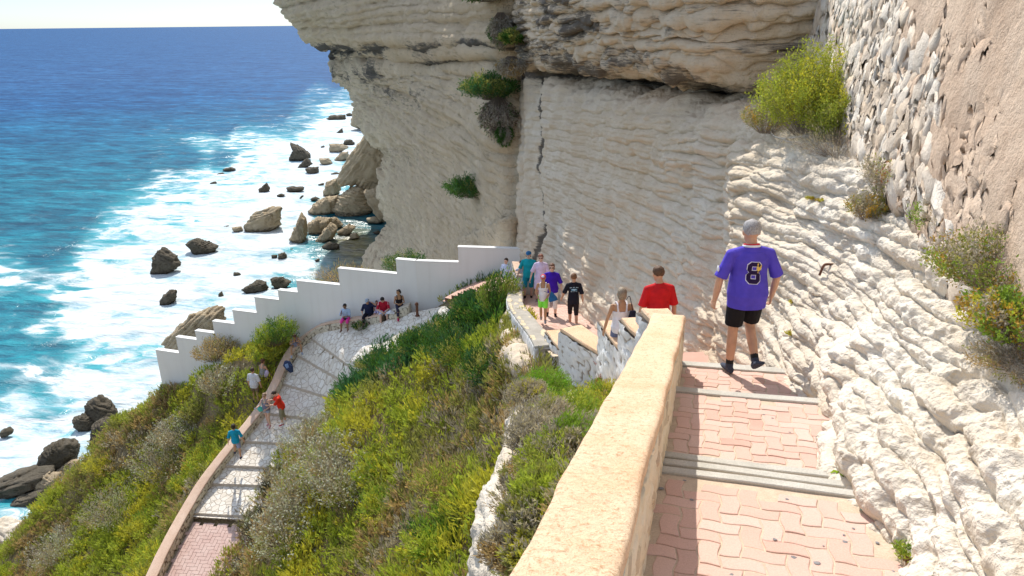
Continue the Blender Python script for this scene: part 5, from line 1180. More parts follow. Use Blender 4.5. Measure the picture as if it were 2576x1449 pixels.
def bake(name, blob, mat, parent, vox, smooth=2, disp=None):
    me = bpy.data.meshes.new(name); me.from_pydata([tuple(map(float, v)) for v in blob.V], [], blob.F); me.update()
    o = bpy.data.objects.new(name, me); COL.objects.link(o)
    m = o.modifiers.new('r', 'REMESH'); m.mode = 'VOXEL'; m.voxel_size = vox; m.adaptivity = 0
    if smooth: m2 = o.modifiers.new('s', 'SMOOTH'); m2.factor = .5; m2.iterations = smooth
    dg = bpy.context.evaluated_depsgraph_get(); nm = bpy.data.meshes.new_from_object(o.evaluated_get(dg)); o.modifiers.clear(); o.data = nm; bpy.data.meshes.remove(me); nm.name = name
    if disp:
        n = len(nm.vertices); co_ = np.zeros(n*3, np.float32); nm.vertices.foreach_get('co', co_); no = np.zeros(n*3, np.float32); nm.vertices.foreach_get('normal', no)
        co_ = co_.reshape(-1, 3); no = no.reshape(-1, 3); d = disp(co_.astype(float)); co_ = co_+no*d[:, None]; nm.vertices.foreach_set('co', co_.astype(np.float32).ravel())
    nm.polygons.foreach_set('use_smooth', np.ones(len(nm.polygons), bool)); nm.materials.clear(); nm.materials.append(mat); nm.update()
    o.parent = parent; return o
def hand(b, w, d, palm, side, k=1.0, curl=.5):
    """w wrist, d forearm direction, palm = palm normal, side = direction of the thumb"""
    d = unit(d); palm = unit(palm-d*np.dot(palm, d)); side = unit(np.cross(d, palm))*np.sign(np.dot(np.cross(d, palm), side) or 1)
    b.loft([w, w+d*.03*k, w+d*.07*k, w+d*.098*k], np.array([.026, .036, .042, .04])*k, np.array([.02, .017, .015, .012])*k, right=side)
    for i, (o, L) in enumerate(((.031, .068), (.011, .078), (-.010, .073), (-.030, .057))):
        p0 = w+d*.09*k+side*o*k; c = curl+.12*i; p1 = p0+(d*math.cos(c*.5)+palm*math.sin(c*.5))*L*.42*k; p2 = p1+(d*math.cos(c*1.3)+palm*math.sin(c*1.3))*L*.32*k; p3 = p2+(d*math.cos(c*2)+palm*math.sin(c*2))*L*.26*k
        b.loft([p0, p1, p2, p3], np.array([.0095, .009, .0085, .007])*k, np.array([.0095, .009, .0085, .007])*k, n=8)
    t0 = w+d*.03*k+side*.03*k; t1 = t0+(d*.6+side*.7+palm*.2)*.035*k; t2 = t1+(d*.9+side*.2+palm*.3)*.035*k; b.loft([t0, t1, t2], np.array([.014, .0115, .009])*k, np.array([.014, .0115, .009])*k, n=8)
SK = (.58, .33, .21); SKP = (.7, .45, .34); SKD = (.3, .17, .1); SKT = (.45, .25, .14)
PPL = {}
def person(label, pos, yaw, H=1.7, sk=SK, hair=(.08, .05, .03), hs='short', build=1.0, lean=0, twist=0, legs=None, arms=None, hip=None, headp=0, heady=0, shirt=None, sleeve=.45, hem=.86, neckw=1, pants=None, plen=.5, skirt=False, shoes=(.05, .05, .06), sock=None, vox=.013, cap=None, glasses=False, tank=False, female=False, group=None, curl=.5, capb=None, sneck=None):
    """yaw 0 faces +Y (away from the camera). legs: two (thigh dir, shin dir); arms: two (upper dir, fore dir) in local axes, left then right"""
    k = H/1.75; root = empty('person', pos, R(yaw), label, 'person', group); B = build
    sw = (.175 if female else .195)*(.5+.5*B); legs = legs or (((-.04, .12, -1), (-.02, -.1, -1)), ((.04, -.05, -1), (.02, -.15, -1))); arms = arms or (((-.25, 0, -1), (-.12, .15, -1)), ((.25, 0, -1), (.12, .15, -1)))
    hipj = []; L1, L2 = .43, .42
    lo = 1e9; 
    for s_, (a, c) in zip((-1, 1), legs):
        z = -(unit(a)[2]*-L1+unit(c)[2]*-L2+.085)
        lo = min(lo, z)
    hz_ = -lo if hip is None else hip/k; hc = V3(0, 0, hz_)
    J = {}
    for s_, (a, c), nm in zip((-1, 1), legs, 'LR'):
        h = hc+V3(s_*.092*B**.5, 0, 0); kn = h+unit(a)*L1; an = kn+unit(c)*L2; J['h'+nm], J['k'+nm], J['a'+nm] = h, kn, an
    la = R(lean); up = V3(0, math.sin(la), math.cos(la)); fw = V3(0, math.cos(la), -math.sin(la)); rt = V3(math.cos(R(twist)), math.sin(R(twist)), 0)
    tp = lambda z, y=0, x=0: hc+up*z+fw*y+rt*x
    Bd = B**.9
    tor = [(-.09, .155*Bd, .105*Bd, 0), (0, .172*Bd*(1.02 if female else .97), .12*Bd, -.01), (.1, .155*Bd*(.9 if female else 1), .108*Bd, 0), (.22, .152*Bd*(.93 if female else 1.02), .108*Bd, .01), (.34, .17*(.6+.4*B), .115*(.7+.3*B), .005), (.41, .165*(.7+.3*B), .105*(.8+.2*B), -.01), (.475, .115, .08, -.015), (.535, .062, .062, -.01)]
    S = {}
    for s_, (a, c), nm in zip((-1, 1), arms, 'LR'):
        sh = tp(.435, -.012, s_*sw); el = sh+unit(a)*.285; wr = el+unit(c)*.25; S['s'+nm], S['e'+nm], S['w'+nm] = sh, el, wr
    b = Blob(); b.loft([tp(t[0], t[3]) for t in tor], [t[1] for t in tor], [t[2] for t in tor], right=rt, n=18)
    nb = tp(.52, -.01); hd = Matrix.Rotation(R(-headp), 3, 'X'); HR = np.array(Matrix.Rotation(R(heady), 3, 'Z') @ Matrix.Rotation(R(-headp-lean*.4), 3, 'X'))
    hc_ = nb+up*.025+HR@V3(0, .012, .125); b.loft([nb-up*.03, nb+up*.04, hc_+HR@V3(0, -.02, -.03)], [.06, .053, .05], [.06, .055, .055], n=12)
    b.ball(hc_+HR@V3(0, -.005, .025), (.084, .105, .106), HR); b.ball(hc_+HR@V3(0, .024, -.045), (.066, .074, .08), HR)
    b.loft([hc_+HR@V3(0, .1, .03), hc_+HR@V3(0, .113, -.005), hc_+HR@V3(0, .121, -.02)], [.009, .012, .015], [.009, .012, .012], n=8)
    b.ball(hc_+HR@V3(0, .083, -.055), (.024, .012, .01), HR)
    for s_ in (-1, 1): b.ball(hc_+HR@V3(s_*.087, -.005, -.005), (.012, .02, .032), HR)
    for s_, nm in zip((-1, 1), 'LR'):
        sh, el, wr = S['s'+nm], S['e'+nm], S['w'+nm]; g_ = .85 if female else 1; g_ *= .6+.4*B
        b.limb(sh, el, wr, [.053*g_, .046*g_, .039*g_, .038*g_, .026*g_]); fd = unit(wr-el); pal = unit(-rt*s_+fw*.25); hand(b, wr-fd*.005, fd, pal, fw+up*.2, 1.0, curl)
        h, kn, an = J['h'+nm], J['k'+nm], J['a'+nm]; q = .75+.25*B
        b.limb(h, kn, an, [.085*q, .074*q, .054*q, .053*q, .036*q], n=12)
        calf = (kn*.68+an*.32)+unit(np.cross(V3(1, 0, 0), an-kn))*0; b.ball(kn*.7+an*.3-np.cross(V3(1, 0, 0), unit(an-kn))*-.012, (.05*q, .052*q, .09))
    hsm = 2
    for bl in (b,): bl.V = [v*k for v in bl.V]
    body = bake('body', b, skin(sk), root, vox, 3)
    def part(name, fn, mat, vx=vox, sm=2, disp=None):
        q = Blob(); fn(q); q.V = [v*k for v in q.V]; return bake(name, q, mat, root, vx, sm, disp)
    fold = lambda co_: fbm(co_*np.array([9, 9, 5]), 3, 5)*.006*k
    if shirt:
        def f(q):
            e = .017; rows = [t for t in tor if t[0] <= .5]; bot = hem-.95
            zz = sorted(set([bot]+[t[0] for t in rows if t[0] > bot])); g = lambda i: [np.interp(z, [t[0] for t in tor], [t[i] for t in tor]) for z in zz]
            x, y, o = g(1), g(2), g(3); x = [a+e+(.012+.03*max(0, B-1) if z < .15 else .003) for a, z in zip(x, zz)]; y = [a+e+.032 if z < .12 else a+e for a, z in zip(y, zz)]
            if tank:
                sel = [i for i, z in enumerate(zz) if z <= .36]; q.loft([tp(zz[i], o[i]) for i in sel], [x[i] for i in sel], [y[i] for i in sel], right=rt, n=20)
                for s_ in (-1, 1): q.loft([tp(.32, .1, s_*.085), tp(.42, .098, s_*.095), tp(.495, .055, s_*.098), tp(.515, -.01, s_*.098), tp(.48, -.09, s_*.09), tp(.33, -.105, s_*.08)], .022, .014, right=rt, n=8)
            else:
                q.loft([tp(z, a) for z, a in zip(zz, o)], x, y, right=rt, n=20); q.loft([tp(.41, -.01), tp(.475, -.012), tp(.535, -.012)], [.16, .12, .068], [.1, .085, .068], right=rt, n=16)
                for s_, nm in zip((-1, 1), 'LR'):
                    sh, el = S['s'+nm], S['e'+nm]; d = unit(el-sh); L = .285*sleeve*2 if sleeve <= .5 else .285
                    q.loft([tp(.485, -.012, s_*.05), tp(.462, -.012, s_*sw*.6), sh+up*.004], [.05, .055, .055], [.06, .06, .058], n=12); q.loft([sh, sh+d*L*.5, sh+d*L], [.06, .064, .072], [.06, .064, .07], n=14); q.ball(sh, .06)
        sm = shirt if not isinstance(shirt, tuple) else cloth(shirt, 'shirt_cloth')
        PPL['shirt'] = part('shirt', f, sm, vox*.9, 2, fold)
    if pants:
        def f(q):
            if skirt:
                zk = -.42; q.loft([tp(.08), tp(-.02), tp(-.2), tp(zk)], [.16*Bd, .195*Bd, .215*Bd, .225*Bd], [.115*Bd, .14*Bd, .17*Bd, .18*Bd], right=rt, n=18); return
            q.loft([tp(.07, 0), tp(0, -.01), tp(-.09, 0)], [.163*Bd+.012, .185*Bd+.01, .165*Bd+.018], [.115*Bd+.004, .12*Bd+.004, .115*Bd+.008], right=rt, n=18)
            for s_, nm in zip((-1, 1), 'LR'):
                h, kn, an = J['h'+nm], J['k'+nm], J['a'+nm]; q_ = .75+.25*B; loose = .02 if plen < 1.2 else .012
                if plen <= 1: pts = [h, h*(1-plen/2)+kn*plen/2, h*(1-plen)+kn*plen]; rr = [.088*q_+.012, .08*q_+loose, (.076-.014*plen)*q_+loose+.008]
                else: e_ = plen-1; pts = [h, (h+kn)/2, kn, kn*(1-e_)+an*e_]; rr = [.088*q_+.012, .08*q_+loose, .062*q_+loose, (.058-.016*e_)*q_+loose]
                q.loft(pts, rr, rr, n=14); q.ball(h, .09*q_+.01)
        part('shorts' if plen < 1.6 and not skirt else ('skirt' if skirt else 'trousers'), f, cloth(pants, 'trouser_cloth'), vox*.9, 2, fold)
    # shoes
    for s_, nm in zip((-1, 1), 'LR'):
        kn, an = J['k'+nm], J['a'+nm]; sd = unit(an-kn); ft = unit(np.cross(V3(1, 0, 0), sd)*-1); ft = ft if ft[1] > -.99 else -ft
        if hip is not None or abs(sd[2]) > .97: ft = unit(V3(s_*.12, 1, 0))
        else: ft = unit(V3(s_*.1, ft[1], ft[2]))
        dn = unit(sd-ft*np.dot(sd, ft))
        def f(q):
            c = an+dn*.045; q.loft([c-ft*.065, c-ft*.03, c+ft*.03+dn*.005, c+ft*.1+dn*.012, c+ft*.165+dn*.02], [.03, .038, .042, .047, .028], [.04, .045, .04, .028, .016], right=rt, n=12); q.loft([an-dn*.025, an+dn*.03], .043, .046, n=12)
        if shoes: part('shoe', f, cloth(shoes, 'shoe'), vox*.8, 1)
        if sock: part('sock', lambda q: q.loft([an-sd*.09, an+dn*.02], .043, .043, n=12), cloth(sock, 'sock'), vox*.8, 1)
    # hair
    if hs != 'none':
        def f(q):
            if cap: q.ball(hc_+HR@V3(0, -.02, .015), (.088, .096, .085), HR)
            else: q.ball(hc_+HR@V3(0, -.022, .04), (.093, .104, .1), HR); q.ball(hc_+HR@V3(0, .03, .085), (.066, .06, .045), HR)
            if hs in ('short', 'bob', 'long', 'pony'): q.ball(hc_+HR@V3(0, -.045, -.005), (.083, .074, .085), HR)
            if hs == 'bob': q.ball(hc_+HR@V3(0, -.045, -.04), (.085, .06, .07), HR); [q.ball(hc_+HR@V3(s*.07, -.01, -.01), (.022, .045, .07), HR) for s in (-1, 1)]
            if hs == 'long': q.loft([hc_+HR@V3(0, -.05, .04), hc_+HR@V3(0, -.085, -.06), tp(.46, -.12), tp(.3, -.13)], [.08, .09, .09, .06], [.05, .04, .035, .025], right=rt, n=14)
            if hs == 'pony': q.ball(hc_+HR@V3(0, -.11, .03), (.035, .035, .035), HR); q.loft([hc_+HR@V3(0, -.12, .03), hc_+HR@V3(0, -.15, -.05), hc_+HR@V3(0, -.13, -.13)], [.025, .03, .012], [.025, .03, .012], n=10)
        part('hair', f, hairm(hair), min(vox, .009), 1, lambda c: fbm(c*np.array([40, 40, 25]), 2, 3)*.006)
    if cap:
        def f(q):
            q.ball(hc_+HR@V3(0, -.012, .06), (.098, .11, .08), HR); s = 1 if capb is None else -1
            q.loft([hc_+HR@V3(0, .07*s, .055), hc_+HR@V3(0, .13*s, .05), hc_+HR@V3(0, .16*s, .04)], [.075, .07, .04], [.009, .008, .006], right=HR@V3(1, 0, 0), n=12)
        part('cap', f, cloth(cap, 'cap'), min(vox, .009), 1)
    if glasses:
        part('sunglasses', lambda q: (q.ball(hc_+HR@V3(-.036, .1, .018), (.026, .01, .019), HR), q.ball(hc_+HR@V3(.036, .1, .018), (.026, .01, .019), HR), q.loft([hc_+HR@V3(-.09, .02, .022), hc_+HR@V3(-.07, .09, .022), hc_+HR@V3(.07, .09, .022), hc_+HR@V3(.09, .02, .022)], .006, .006, n=6)), cloth((.02, .02, .02), 'lens'), .006, 0)
    else:
        part('eyes', lambda q: (q.ball(hc_+HR@V3(-.034, .094, .018), (.015, .01, .009), HR), q.ball(hc_+HR@V3(.034, .094, .018), (.015, .01, .009), HR)), cloth((.05, .03, .03), 'eye'), .006, 0)
    PPL.update(root=root, k=k, tp=tp, S=S, J=J, hc=hc_, HR=HR, rt=rt, up=up, fw=fw, body=body)
    return root
def blobobj(name, fn, mat, parent, vox=.01, sm=1): q = Blob(); fn(q); return bake(name, q, mat, parent, vox, sm)
def wl(root, p):   # local point (already scaled) to world
    r = root.rotation_euler[2]; return np.array([math.cos(r)*p[0]-math.sin(r)*p[1], math.sin(r)*p[0]+math.cos(r)*p[1], p[2]])+np.array(root.location)
def bag(label, name, cat, pts, rx, ry, mat, strap=None, smat=None, root=None):
    t = empty(name, (0, 0, 0), 0, label, cat); P_ = [wl(root, np.array(p)) for p in pts] if root else [np.array(p) for p in pts]
    blobobj('bag_body', lambda q: q.loft(P_, rx, ry, n=16), mat, t, .012, 2)
    if strap: V, Fc, _ = tube(smoothline([wl(root, np.array(p)) for p in strap], 5), .007); mk('strap', V, Fc, smat or mat, t)
    return t
def stripes(c1, c2, sc=60, axis=2):
    M = NT('striped_cloth'); w_ = M.n('ShaderNodeTexWave'); w_.bands_direction = 'XYZ'[axis]; w_.inputs['Scale'].default_value = sc/6.28*1.0; w_.inputs['Distortion'].default_value = .6; M.l(M.co(), w_.inputs[0])
    return M.fin(M.mix(M.rng(w_.outputs['Fac'], .4, .6), c1, c2))
# ---- 1 the man with the number on his back
gp = U(*[tofr(G(1872, 938))[0], tofr(G(1872, 938))[1]]); gp[2] = P(1872, 938, 8.35)[2]
pm = P(1880, 930, 8.3)
def ground_at(p): s, t = tofr(p); return float(U(s, t)[2])
pm = G(1856, 956); pm[2] = ground_at(pm)+.02
person('grey haired man in a purple blue shirt numbered 8 walking away down the path', pm, 3, 1.62, SK, (.36, .34, .33), 'crop', 1.15, 3,
       legs=(((-.03, .03, -1), (-.02, -.06, -1)), ((.03, .28, -1), (.0, -.8, -1))), arms=(((-.38, -.02, -1), (-.12, .1, -1)), ((.42, .05, -1), (-.05, .22, -1))), shirt=(.095, .065, .5), sleeve=.47, hem=.80, pants=(.012, .01, .011), plen=.86, shoes=(.05, .06, .09), sock=(.02, .02, .02), vox=.0075, headp=14, curl=.9)
M1 = dict(PPL); root = M1['root']; k = M1['k']
tp = M1['tp']
V, Fc, _ = tube([np.array(tp(.525, -.01)+M1['rt']*math.cos(a)*.083+M1['fw']*math.sin(a)*.079+M1['up']*(.012*math.sin(a)*-1))*k for a in np.linspace(0, 2*math.pi, 33)], .013*k, 8); mk('collar', V, Fc, cloth((.8, .8, .8), 'collar'), root)
V, Fc, _ = tube([np.array(tp(.54, -.01)+M1['rt']*math.cos(a)*.078+M1['fw']*math.sin(a)*.074+M1['up']*(.012*math.sin(a)*-1))*k for a in np.linspace(0, 2*math.pi, 33)], .009*k, 8); mk('collar_trim', V, Fc, cloth((.7, .04, .05), 'collar_red'), root)
# decals laid on the shirt by casting onto its real surface
def decal(parent, shirt, polys, mat, name, cx, cz, off=.003, back=True, tilt=0):
    me = shirt.data; bvh = BVHTree.FromPolygons([v.co[:] for v in me.vertices], [tuple(p.vertices) for p in me.polygons])
    bm = bmesh.new()
    for poly in polys:
        if isinstance(poly, dict): # grid quads of a polygon with holes are given as list of rects
            continue
        vs = [bm.verts.new((x, z, 0)) for x, z in poly]
        if len(vs) > 2: bm.faces.new(vs)
    bmesh.ops.triangulate(bm, faces=bm.faces[:]); bmesh.ops.subdivide_edges(bm, edges=bm.edges[:], cuts=3, use_grid_fill=True); 
    s = -1 if back else 1; ct, st_ = math.cos(R(tilt)), math.sin(R(tilt))
    for v in bm.verts:
        x, z = v.co.x, v.co.y; x, z = x*ct-z*st_, x*st_+z*ct
        h = bvh.ray_cast(Vector((cx+x, s*1.0, cz+z)), Vector((0, -s, 0)))
        y = h[0].y if h[0] else 0; v.co = (cx+x, y+s*off, cz+z)
    m = bpy.data.meshes.new(name); bm.to_mesh(m); bm.free(); m.materials.append(mat); o = bpy.data.objects.new(name, m); COL.objects.link(o); o.parent = parent; return o
def eight(w, h, c, e, b_):
    """chamfered block 8: list of convex pieces; e grows the outline"""
    W, Hh = w/2+e, h/2+e; c2 = c; pc = []; hx = w/2-b_-e; 
    hy0 = .035*h+b_*.5-e*-1; t_top = h/2-b_-e; t_bot = b_*.5+e
    for s in (1, -1):
        A = [(-W, 0+.0), (-W, 0)]
        # ring pieces around the square hole
        yo = s*Hh; yi = s*t_top; yb = s*t_bot; cut = c
        pc.append([(-W+cut, yo), (W-cut, yo), (W, yo-s*cut), (W, yi), (-W, yi), (-W, yo-s*cut)])
        pc.append([(-W, yi), (-hx, yi), (-hx, yb), (-W, yb+s*.0)]); pc.append([(hx, yi), (W, yi), (W, yb), (hx, yb)])
        pc.append([(-W, yb), (W, yb), (W-cut*.7, 0), (-W+cut*.7, 0)])
    return pc
sh1 = PPL['shirt']; cz = float(tp(.27)[2])*k; cx0 = .0
decal(root, sh1, eight(.135, .21, .03, .006, .042), cloth((.72, .68, .8), 'number_edge'), 'number_outline', cx0-.0, cz, .004, tilt=-4)
decal(root, sh1, eight(.135, .21, .03, 0, .042), cloth((.02, .008, .05), 'number_fill'), 'number', cx0, cz, .0065, tilt=-4)
gold = [[(.02,.095),(.03,.1),(.036,.085),(.03,.07),(.05,.055),(.058,.075),(.068,.085),(.072,.06),(.062,.03),(.045,.018),(.03,.022),(.018,.045),(.024,.07)],[(.038,.018),(.044,.018),(.04,-.002),(.034,-.002)]]
decal(root, sh1, gold, cloth((.75, .5, .12), 'gold_print'), 'emblem', cx0+.0, cz, .009, tilt=-4)
slv = M1['S']; e_ = (slv['sL']*.3+slv['eL']*.7)*k
blobobj('sleeve_badge', lambda q: q.ball(e_+np.array([-.064, -.02, .04]), (.008, .03, .034)), cloth((.8, .78, .8), 'badge'), root, .006, 1)
# ---- others
def gz_up(X, Y):   # stair / walk surface height
    d = np.hypot(CL[:, 0]-X, CL[:, 1]-Y); return CL[d.argmin(), 2]
def at(x, y, D): return P(x, y, D)
def foot_from_head(x, yhead, D, H): p = P(x, yhead, D); return np.array([p[0], p[1], p[2]-H])
person('young man in a bright red t-shirt seen from behind above the stair parapet', foot_from_head(1663, 669, 11.3, 1.74), 8, 1.74, SK, (.13, .07, .04), 'crop', 1.0, 4, shirt=(.62, .015, .02), sleeve=.5, hem=.84, pants=(.1, .12, .2), plen=.8, vox=.01, headp=18, heady=8)
person('woman with streaky short hair in a white tank top seen from behind', foot_from_head(1566, 722, 13.0, 1.64), 5, 1.64, SKT, (.3, .24, .17), 'bob', 1.0, 3, shirt=(.75, .73, .76), tank=True, female=True, pants=(.15, .18, .3), plen=.7, vox=.01, arms=(((-.35, 0, -1), (-.2, .1, -1)), ((.35, -.1, -1), (.1, .5, -.8))), headp=-4)
W1 = dict(PPL); t_ = W1['tp']; bag('dark shoulder bag hanging behind the woman in the white tank top', 'shoulder_bag', 'bag', [t_(.3, -.16, .17), t_(.16, -.17, .18), t_(.05, -.16, .17)], [.05, .1, .08], [.03, .05, .04], cloth((.02, .02, .04), 'bag'), [t_(.3, -.14, .17), t_(.52, -.03, .14), t_(.42, .12, .12)], root=W1['root'])
def onwalk(x, y, D): p = P(x, y, D); return p
person('boy in a black t-shirt with a pale blue back print walking away', P(1441, 822, 20.6), 3, 1.62, SK, (.2, .1, .05), 'crop', .84, 0, shirt=(.012, .012, .022), sleeve=.5, hem=.80, pants=(.02, .015, .018), plen=1.25, shoes=(.1, .08, .07), vox=.011, arms=(((-.35, .25, -1), (-.3, .5, -1)), ((.25, -.1, -1), (.15, .1, -1))), legs=(((0, .2, -1), (0, -.05, -1)), ((0, -.08, -1), (0, -.4, -1))), headp=6)
B1 = dict(PPL); tt = B1['tp']; kk = B1['k']; zc = float(tt(.33)[2])*kk; mp_ = cloth((.5, .68, .8), 'print')
ov = lambda a, b, x=0, z=0, n=16: [(x+a*math.cos(2*math.pi*i/n), z+b*math.sin(2*math.pi*i/n)) for i in range(n)]
arc = []
for i in range(9):
    if i in (2, 5): continue
    a = R(118-i*7); x = .17*math.cos(a)*1.35; z = .17*math.sin(a)-.105; arc.append([(x-.009, z-.01), (x+.009, z-.01), (x+.009, z+.012), (x-.009, z+.012)])
decal(B1['root'], PPL['shirt'], arc+[[(-.085, -.085), (-.075, -.085), (-.075, -.05), (-.085, -.05)], [(.075, -.085), (.085, -.085), (.085, -.05), (.075, -.05)], [(-.075, -.07), (.075, -.07), (.075, -.064), (-.075, -.064)]], mp_, 'back_lettering', 0, zc, .006)
decal(B1['root'], PPL['shirt'], [ov(.09, .036, 0, -.01)], cloth((.12, .32, .5), 'print2'), 'back_oval', 0, zc, .004)
decal(B1['root'], PPL['shirt'], [ov(.03, .012, -.03, 0), ov(.035, .01, .03, .004), ov(.016, .02, 0, -.012)], mp_, 'back_swirl', 0, zc, .007)
person('boy in a patterned cap, white vest and lime green shorts coming down the walk', P(1366, 809, 20.4), 172, 1.42, SKT, (.06, .04, .03), 'short', .8, 0, shirt=(.78, .78, .8), tank=True, hem=.82, pants=(.28, .85, .08), plen=.9, cap=(.55, .08, .1), shoes=(.3, .3, .32), vox=.011, arms=(((-.25, .15, -1), (.5, .6, -.6)), ((.3, .2, -1), (-.5, .7, -.6))), legs=(((0, .25, -1), (0, -.1, -1)), ((0, -.1, -1), (0, -.3, -1))), headp=5)
bL = dict(PPL); t_ = bL['tp']; blobobj('cap_pattern', lambda q: q.ball((bL['hc']+bL['HR']@V3(0, .05, .085))*bL['k'], (.05, .05, .035)), cloth((.7, .7, .85), 'cap_front'), bL['root'], .008, 1)
bag('blue drawstring bag held by the boy in lime green shorts', 'blue_bag', 'bag', [t_(.02, .12, -.24), t_(-.15, .1, -.27), t_(-.25, .1, -.3)], [.02, .12, .13], [.02, .04, .04], cloth((.02, .12, .3), 'bag_blue'), [t_(.1, .3, -.05), t_(.02, .2, -.16), t_(-.05, .12, -.24)], root=bL['root'])
person('woman in a blue violet blouse, white trousers and sunglasses', P(1387, 795, 21.6), 176, 1.66, SKP, (.16, .08, .05), 'bob', 1.12, 0, shirt=(.055, .012, .42), sleeve=.5, hem=.83, female=True, pants=(.72, .68, .68), plen=1.55, shoes=(.03, .02, .02), glasses=True, vox=.011, arms=(((-.35, .0, -1), (-.15, .15, -1)), ((.3, .05, -1), (.15, .25, -1))))
person('woman with short red hair in a pale lilac dress and sunglasses', P(1360, 760, 24.4), 178, 1.7, SKP, (.2, .06, .03), 'short', 1.05, 0, shirt=(.72, .6, .8), sleeve=.5, hem=.84, female=True, pants=(.72, .6, .8), skirt=True, shoes=(.3, .2, .2), glasses=True, vox=.011, arms=(((-.3, .05, -1), (-.1, .2, -1)), ((.45, .1, -1), (.25, .35, -1))))
person('person in a turquoise t-shirt, teal shorts and a blue cap', P(1330, 750, 25.3), 170, 1.72, SKP, (.12, .08, .05), 'bob', 1.05, 0, shirt=(.01, .36, .42), sleeve=.5, hem=.82, pants=(.01, .26, .36), plen=1.15, cap=(.03, .16, .35), shoes=(.02, .02, .02), vox=.011, arms=(((-.25, .0, -1), (-.1, .2, -1)), ((.4, .1, -1), (.3, .2, -1))), legs=(((0, .1, -1), (0, -.1, -1)), ((.06, .3, -1), (.02, -.1, -1))))
person('girl with long fair hair and a dark red cap leaning on the low wall', P(1315, 742, 26.2), 45, 1.3, SKP, (.5, .38, .22), 'long', .78, 8, shirt=(.5, .52, .66), sleeve=.35, hem=.80, pants=(.42, .02, .08), plen=.7, cap=(.07, .02, .04), female=True, shoes=(.05, .04, .04), vox=.011, arms=(((-.3, .8, -.5), (-.1, .9, -.3)), ((.25, .5, -.9), (.1, .5, -.8))))
person('child in a dark red top half hidden behind the person in turquoise', P(1326, 738, 26.8), 190, 1.35, SKP, (.06, .03, .02), 'short', .8, 0, shirt=(.25, .02, .07), pants=(.4, .02, .08), plen=.6, vox=.012)
person('person in a white and blue shirt half hidden behind the landing wall', P(1274, 742, 28.9), 150, 1.55, SKP, (.06, .04, .03), 'short', .9, 0, shirt=(.6, .66, .85), pants=(.1, .1, .15), plen=.8, vox=.012)
# ---- seated on the ledge in front of the white wall
def seated(label, x, yfeet, zg, sitz=.40, yaw=180, **kw):
    p = Pz(x, yfeet, zg); p = p+np.array([0, .3, 0]); kw.setdefault('legs', (((-.12, 1, -.12), (-.05, .12, -1)), ((.12, 1, -.12), (.05, .2, -1))))
    return person(label, np.array([p[0], p[1]+.12, zg]), yaw, hip=sitz+.1, **kw)
seated('woman in bright pink trousers and a light blue top resting her chin on her hand', 870, 833, -13.08, H=1.6, sk=SKD, hair=(.02, .02, .02), hs='pony', build=1.08, lean=12, shirt=(.45, .58, .78), sleeve=.5, hem=.9, female=True, pants=(.85, .06, .38), plen=1.2, shoes=(.2, .1, .06), vox=.012, arms=(((-.2, .5, -1), (.7, .7, .1)), ((.15, .6, -.8), (-.35, .3, .9))), headp=8, glasses=True, yaw=174)
PK = dict(PPL); t_ = PK['tp']; bag('dark purple belt bag on the lap of the woman in pink', 'belt_bag', 'bag', [t_(.02, .2, -.12), t_(.02, .22, 0), t_(.02, .2, .12)], [.05, .06, .05], [.04, .06, .04], cloth((.06, .03, .06), 'bagp'), root=PK['root'])
seated('woman in dark navy clothes and a light headband shading her eyes with her hand', 927, 822, -12.85, H=1.68, sk=SK, hair=(.1, .08, .07), hs='short', build=1.15, lean=14, shirt=(.018, .025, .07), sleeve=.5, hem=.86, pants=(.015, .015, .03), plen=1.7, shoes=(.28, .16, .18), cap=(.35, .42, .5), vox=.012, arms=(((-.75, .3, .1), (.75, .2, .65)), ((.3, .4, -1), (-.35, .8, -.1))), headp=5, yaw=172)
NV = dict(PPL); t_ = NV['tp']; bag('navy backpack worn by the woman shading her eyes', 'backpack', 'backpack', [t_(.42, -.2), t_(.25, -.24), t_(.02, -.2)], [.11, .15, .14], [.07, .1, .08], cloth((.02, .03, .12), 'pack'), [t_(.42, -.16, -.12), t_(.52, .0, -.13), t_(.3, .13, -.12)], root=NV['root'])
seated('little girl in a white and pink top squeezed between the navy and red figures', 947, 817, -12.75, sitz=.40, H=1.12, sk=SK, hair=(.06, .03, .03), hs='bob', build=.8, lean=2, shirt=(.75, .6, .68), tank=True, hem=.9, pants=(.55, .55, .8), plen=.8, female=True, shoes=(.03, .03, .03), vox=.011, arms=(((-.2, .2, -1), (.4, .6, -.5)), ((.2, .2, -1), (-.4, .6, -.5))), yaw=180)
seated('man in a red shirt with white sleeve stripes bending over the little girl', 964, 816, -12.6, H=1.74, sk=SKP, hair=(.03, .02, .02), hs='crop', build=1.05, lean=20, shirt=(.45, .015, .04), sleeve=.5, hem=.88, pants=(.55, .6, .8), plen=.95, shoes=(.7, .7, .72), sock=(.75, .75, .75), vox=.012, arms=(((-.1, .6, -.7), (.5, .6, -.3)), ((.25, .6, -.8), (-.7, .6, -.3))), headp=30, heady=-15, yaw=188)
RM = dict(PPL); 
for nm in 'LR':
    s_, e_ = RM['S']['s'+nm]*RM['k'], RM['S']['e'+nm]*RM['k']; blobobj('sleeve_stripe', lambda q: q.loft([s_+V3(0, .0, .07), s_*.5+e_*.5+V3(0, .03, .062)], .014, .012, n=8), cloth((.8, .75, .78), 'stripe'), RM['root'], .008, 1)
seated('young woman in a black sleeveless top and dark leggings looking sideways', 1003, 803, -12.2, H=1.66, sk=SKT, hair=(.03, .02, .02), hs='pony', build=.92, lean=5, shirt=(.02, .015, .018), tank=True, hem=.9, female=True, pants=(.03, .03, .06), plen=1.75, shoes=(.5, .02, .1), vox=.012, arms=(((-.2, .3, -1), (.8, .6, -.1)), ((.25, .2, -1), (-.7, .6, -.1))), heady=-55, yaw=196)
